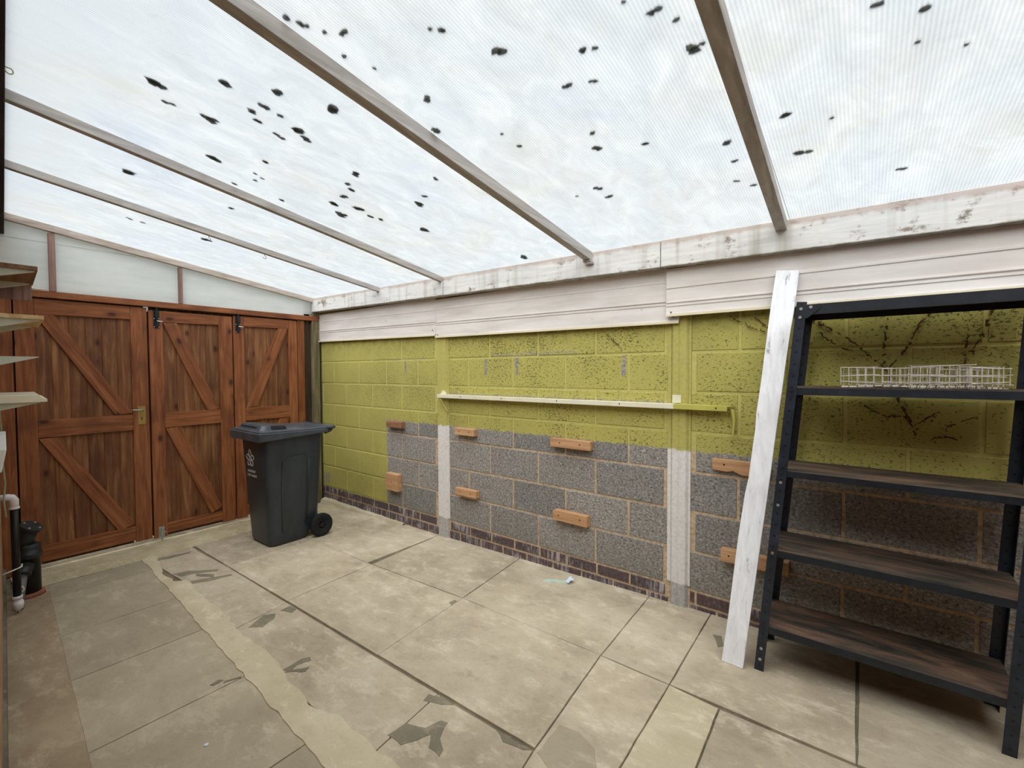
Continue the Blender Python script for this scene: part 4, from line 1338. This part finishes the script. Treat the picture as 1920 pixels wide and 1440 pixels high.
# paint-spattered scrap on the lintel
b = MB(); b.tube([(.02, -2.25, 1.934), (.03, -2.19, 1.937), (.02, -2.14, 1.934), (.03, -2.10, 1.935)], [.004, .008, .006, .003], 6)
tag(b.build('filler_lump', M['cream'], smooth=True), 'small lump of white filler on the lintel behind the shelves', 'lump')
# window sill
b = MB(); hbox(b, 1.55, 2.3, -.01, .036, .975, 1.058, taper=.014)
tag(b.build('window_sill', M['sill_white'], bevel=.003), 'white painted timber window sill on the house wall', 'sill')
# thin pale green cable
b = MB(); b.tube([hp(1.3, .006, 1.50), hp(1.3, .016, 1.40), hp(1.3, .014, 1.24), hp(1.25, .020, 1.05), hp(1.0, .018, .86), hp(.86, .026, .70), hp(.84, .018, .60), hp(.84, .024, .50)], .004, 6)
tag(b.build('cable', M['cable_green'], smooth=True), 'thin pale green cable hanging down the house wall to the white elbow', 'cable')
# waste pipe
wpz = empty('waste_pipe', hp(.8, .057, fz(.8)), 'black waste pipe with white elbow and white trap fitting on the house wall', 'pipe')
px = .80
b = MB(); b.tube([hp(px, .057, -.02), hp(px, .057, .58)], .0180, 16); b.build('pipe', M['black_plastic'], wpz, smooth=True)
b = MB()
pa = [hp(px, -.01, .606), hp(px, .030, .606), hp(px, .048, .600), hp(px, .057, .585), hp(px, .057, .535)]
b.tube(pa, [.0185, .0195, .0215, .0215, .0215], 16); b.tube([hp(px, .057, .545), hp(px, .057, .532)], .0235, 16)
b.build('elbow', M['white_plastic'], wpz, smooth=True)
b = MB(); b.tube([hp(px, .057, .015), hp(px, .057, .0), hp(px, .057, -.001), hp(px, .058, -.02), hp(px, .058, -.021), hp(px, .06, -.04), hp(px, .06, -.058), hp(px, .056, -.075)], [.0225, .0235, .0205, .0215, .0245, .0245, .021, .010], 16)
b.build('trap', M['white_plastic'], wpz, smooth=True)
b = MB(); b.tube([hp(px+.02, .0, .165), hp(px+.021, .04, .175), hp(px+.01, .079, .185), hp(px-.02, .08, .19)], .0045, 6); b.build('pipe_clip', M['zip_white'], wpz, smooth=True)
b = MB()
p = []
for i in range(13):
    a = -pi/2+pi*i/12
    p.append(hp(px-.02, .072+.012*math.cos(a), .04+.016*math.sin(a)))
b.tube(p, .004, 6); b.build('pipe_clip', M['zip_white'], wpz, smooth=True)
b = MB(); b.tube([hp(px, .056, -.07), hp(px, .057, -.088)], .002, 5); b.build('drip_pin', M['nail'], wpz)

# soil pipe access fitting by the door
gx, gy = .52, -2.278
gl = empty('drain_access_fitting', (gx, gy, fz(gx)), 'dusty black drain fitting with tilted cap between waste pipe and doors', 'drain fitting')
z0 = fz(gx)
b = MB(); b.tube([(gx, gy, z0+.01), (gx, gy, z0+.24), (gx, gy, z0+.241), (gx, gy, z0+.25), (gx, gy, z0+.262), (gx, gy, z0+.275), (gx, gy, z0+.276), (gx, gy+.004, z0+.31), (gx, gy+.006, z0+.33)], [.055, .055, .060, .062, .060, .062, .056, .055, .052], 24)
b.tube([(gx-.0, gy-.02, z0+.30), (gx+.004, gy-.008, z0+.38), (gx+.012, gy+.006, z0+.425)], [.042, .046, .044], 20)
b.build('body', M['old_black'], gl, smooth=True)
b = MB()
d_ = Vector((.35, .40, .84)).normalized()
c0 = Vector((gx+.012, gy+.006, z0+.422))
b.tube([c0, c0+d_*.012, c0+d_*.0121, c0+d_*.030], [.046, .048, .056, .056], 24)
cp = b.build('cap', M['old_black'], gl)
for i in range(4):
    a = i*pi/2+.4
    u_ = d_.orthogonal().normalized(); w2 = d_.cross(u_)
    q = c0+d_*.030+(u_*math.cos(a)+w2*math.sin(a))*.04
    b = MB(); b.tube([q, q+d_*.005], .006, 8); b.build('cap_screw', M['steel'], cp)
b = MB()
s0 = Vector((gx+.045, gy-.012, z0+.205)); s1 = Vector((gx+.10, gy-.035, z0+.165))
b.tube([s0, s0.lerp(s1, .6), s1, s1+(s1-s0)*.02], [.036, .034, .038, .038], 20)
b.build('branch_socket', M['old_black'], gl, smooth=True)
b = MB(); b.tube([s1-(s1-s0)*.3, s1+Vector((.06, -.012, -.07)), s1+Vector((.13, -.03, -.17)), ], .019, 14)
b.build('branch_pipe', M['grey_plastic'], gl, smooth=True)
b = MB(); b.tube([(gx, gy, z0-.004), (gx, gy, z0+.018), (gx, gy, z0+.022)], [.074, .070, .060], 24); b.build('clay_collar', M['terracotta'], gl, smooth=True)

# ================================================================== SMALL LITTER
b = MB()
base = Vector((3.243, -.125, fz(3.24)))
vs = []; fs = []
for i in range(5):
    for j in range(5):
        u_, v_ = i/4-.5, j/4-.5
        vs.append((base.x+(u_*.7+v_*.3)*.05, base.y+(v_*.75-u_*.35)*.06, base.z+.004+.014*(v_+.5)+.020*abs(mnoise.noise(Vector((i*.9, j*.8, 1))))+.014*abs(u_)))
fs = [(i*5+j, i*5+j+1, i*5+j+6, i*5+j+5) for i in range(4) for j in range(4)]
b.add(vs, fs)
o = b.build('paper_scrap', M['paper'])
md = o.modifiers.new('t', 'SOLIDIFY'); md.thickness = .0015; md.offset = 1
tag(o, 'crumpled bluish white paper scrap on the floor near the wall', 'paper')
def bit(x, y, r, mat, nm, lab, cat, grp=None):
    b = MB()
    z = fz(x)
    N = 7
    pts = [(x+r*math.cos(2*pi*i/N)*random.uniform(.6, 1.2), y+r*math.sin(2*pi*i/N)*random.uniform(.6, 1.2)) for i in range(N)]
    b.prism([(p[0], p[1]) for p in pts], z-.001, z+r*.5, 'z')
    tag(b.build(nm, M[mat], bevel=.001), lab, cat, grp)
bit(2.83, -2.03, .008, 'paper', 'pebble', 'tiny white pebble on the poured concrete', 'pebble')

# ================================================================== MOSS ON THE ROOF
mcam = Vector((4.725, -2.609, 1.332))
def roofhit(u, v):
    d = fw+rt*((u-960)/F)-up*((v-720)/F)
    nrm = Vector((.017, .144, 1.0))
    t = (2.12-.0144+.0062-nrm.dot(mcam))/nrm.dot(d)
    return mcam+d*t
# measured positions and rough image sizes, turned into places on the sheet
MO = [(300,157,26,14),(317,192,11,8),(425,157,22,12),(520,172,26,9),(492,200,16,10),(472,209,15,9),(486,228,14,9),(525,216,8,6),(391,221,22,10),(626,207,19,16),(560,245,20,11),(575,260,12,10),(525,254,12,8),(398,297,18,9),(495,303,9,7),(480,326,6,4),(493,334,6,4),(478,337,6,4),(444,345,9,5),(243,323,16,9),(431,389,9,4),(528,374,8,5),(669,327,13,8),(655,346,9,5),(661,356,11,7),(640,366,12,6),(625,381,12,7),(637,401,15,8),(671,391,16,7),(690,404,11,5),(712,411,7,5),(794,367,9,5),(785,381,14,6),(816,335,8,5),(795,430,15,6),(802,184,13,10),(816,245,14,10),(645,61,15,13),(608,59,7,8),(645,104,6,7),(702,127,5,4),(826,55,12,11),(806,53,5,5),(931,95,19,22),(941,250,5,4),(535,32,16,7),(560,46,20,8),(575,48,9,6),(387,449,14,4),(244,410,7,3),(270,418,9,3),(1226,21,24,14),(1268,36,11,9),(1292,92,26,19),(1316,80,9,8),(1094,94,13,13),(1115,89,9,7),(1066,159,14,10),(1114,151,12,8),(1110,250,9,7),(1120,278,15,9),(1208,268,12,7),(1358,269,15,11),(1376,302,9,7),(1383,339,8,5),(1414,346,7,5),(973,273,7,6),(1122,352,12,7),(1140,368,12,6),(1082,367,4,3),(982,482,12,5),(1169,2,7,4),(1645,7,16,12),(1736,15,18,11),(1481,210,25,12),(1500,285,18,11),(1516,283,8,7),(1560,220,6,4),(1689,317,18,5),(1721,78,8,3),(1813,82,6,4)]
def bay(x):
    return ('first roof bay above the doors' if x < 1.22 else 'roof bay beyond the hooked rafter' if x < 2.09 else 'roof bay above the slim post' if x < 3.39 else 'roof bay left of the grey rafter' if x < 4.44 else 'roof bay above the steel rack')
for (u, v, w, h_) in MO:
    c0 = roofhit(u, v)
    e1 = roofhit(u+w*.5, v)-c0; e2 = roofhit(u, v+h_*.5)-c0
    s_ = math.sqrt(abs(e1.x*e2.y-e1.y*e2.x))*1.55
    fx = .86 if c0.x < 2.9 else (.92 if c0.x < 3.39 else 1.15)
    rx = min(max(.008, s_*fx), .11); ry = min(max(.008, s_/fx), .16)
    b = MB()
    k_ = 1+int(max(rx, ry)/.016)
    for q in range(k_):
        ox, oy = (random.uniform(-.5, .5)*rx, random.uniform(-.5, .5)*ry) if k_ > 1 else (0, 0)
        N = 9
        sx, sy = rx*(.65 if k_ > 1 else 1), ry*(.65 if k_ > 1 else 1)
        vs = []
        rr = [random.uniform(.6, 1.15) for _ in range(N)]
        for lv, (kk, zz) in enumerate(((1, 0), (.95, .003), (.5, .006))):
            for i in range(N):
                a = 2*pi*i/N
                x = c0.x+ox+sx*rr[i]*kk*math.cos(a); y = c0.y+oy+sy*rr[i]*kk*math.sin(a)
                vs.append((x, y, roof(x, y)+.0062+zz))
        fs = [(l*N+i, l*N+(i+1) % N, (l+1)*N+(i+1) % N, (l+1)*N+i) for l in range(2) for i in range(N)]+[tuple(range(N))[::-1], tuple(2*N+i for i in range(N))]
        b.add(vs, fs)
    big = rx*ry > .0016
    o = b.build('moss_clump', M['moss'], loc=(c0.x, c0.y, roof(c0.x, c0.y)+.0062))
    tag(o, ('larger ' if big else 'small ')+'dark moss clump seen through the '+bay(c0.x), 'moss', ('larger' if big else 'small')+' moss clumps on the '+bay(c0.x))

for r in ROOTS:
    if '_base' in r: del r['_base']
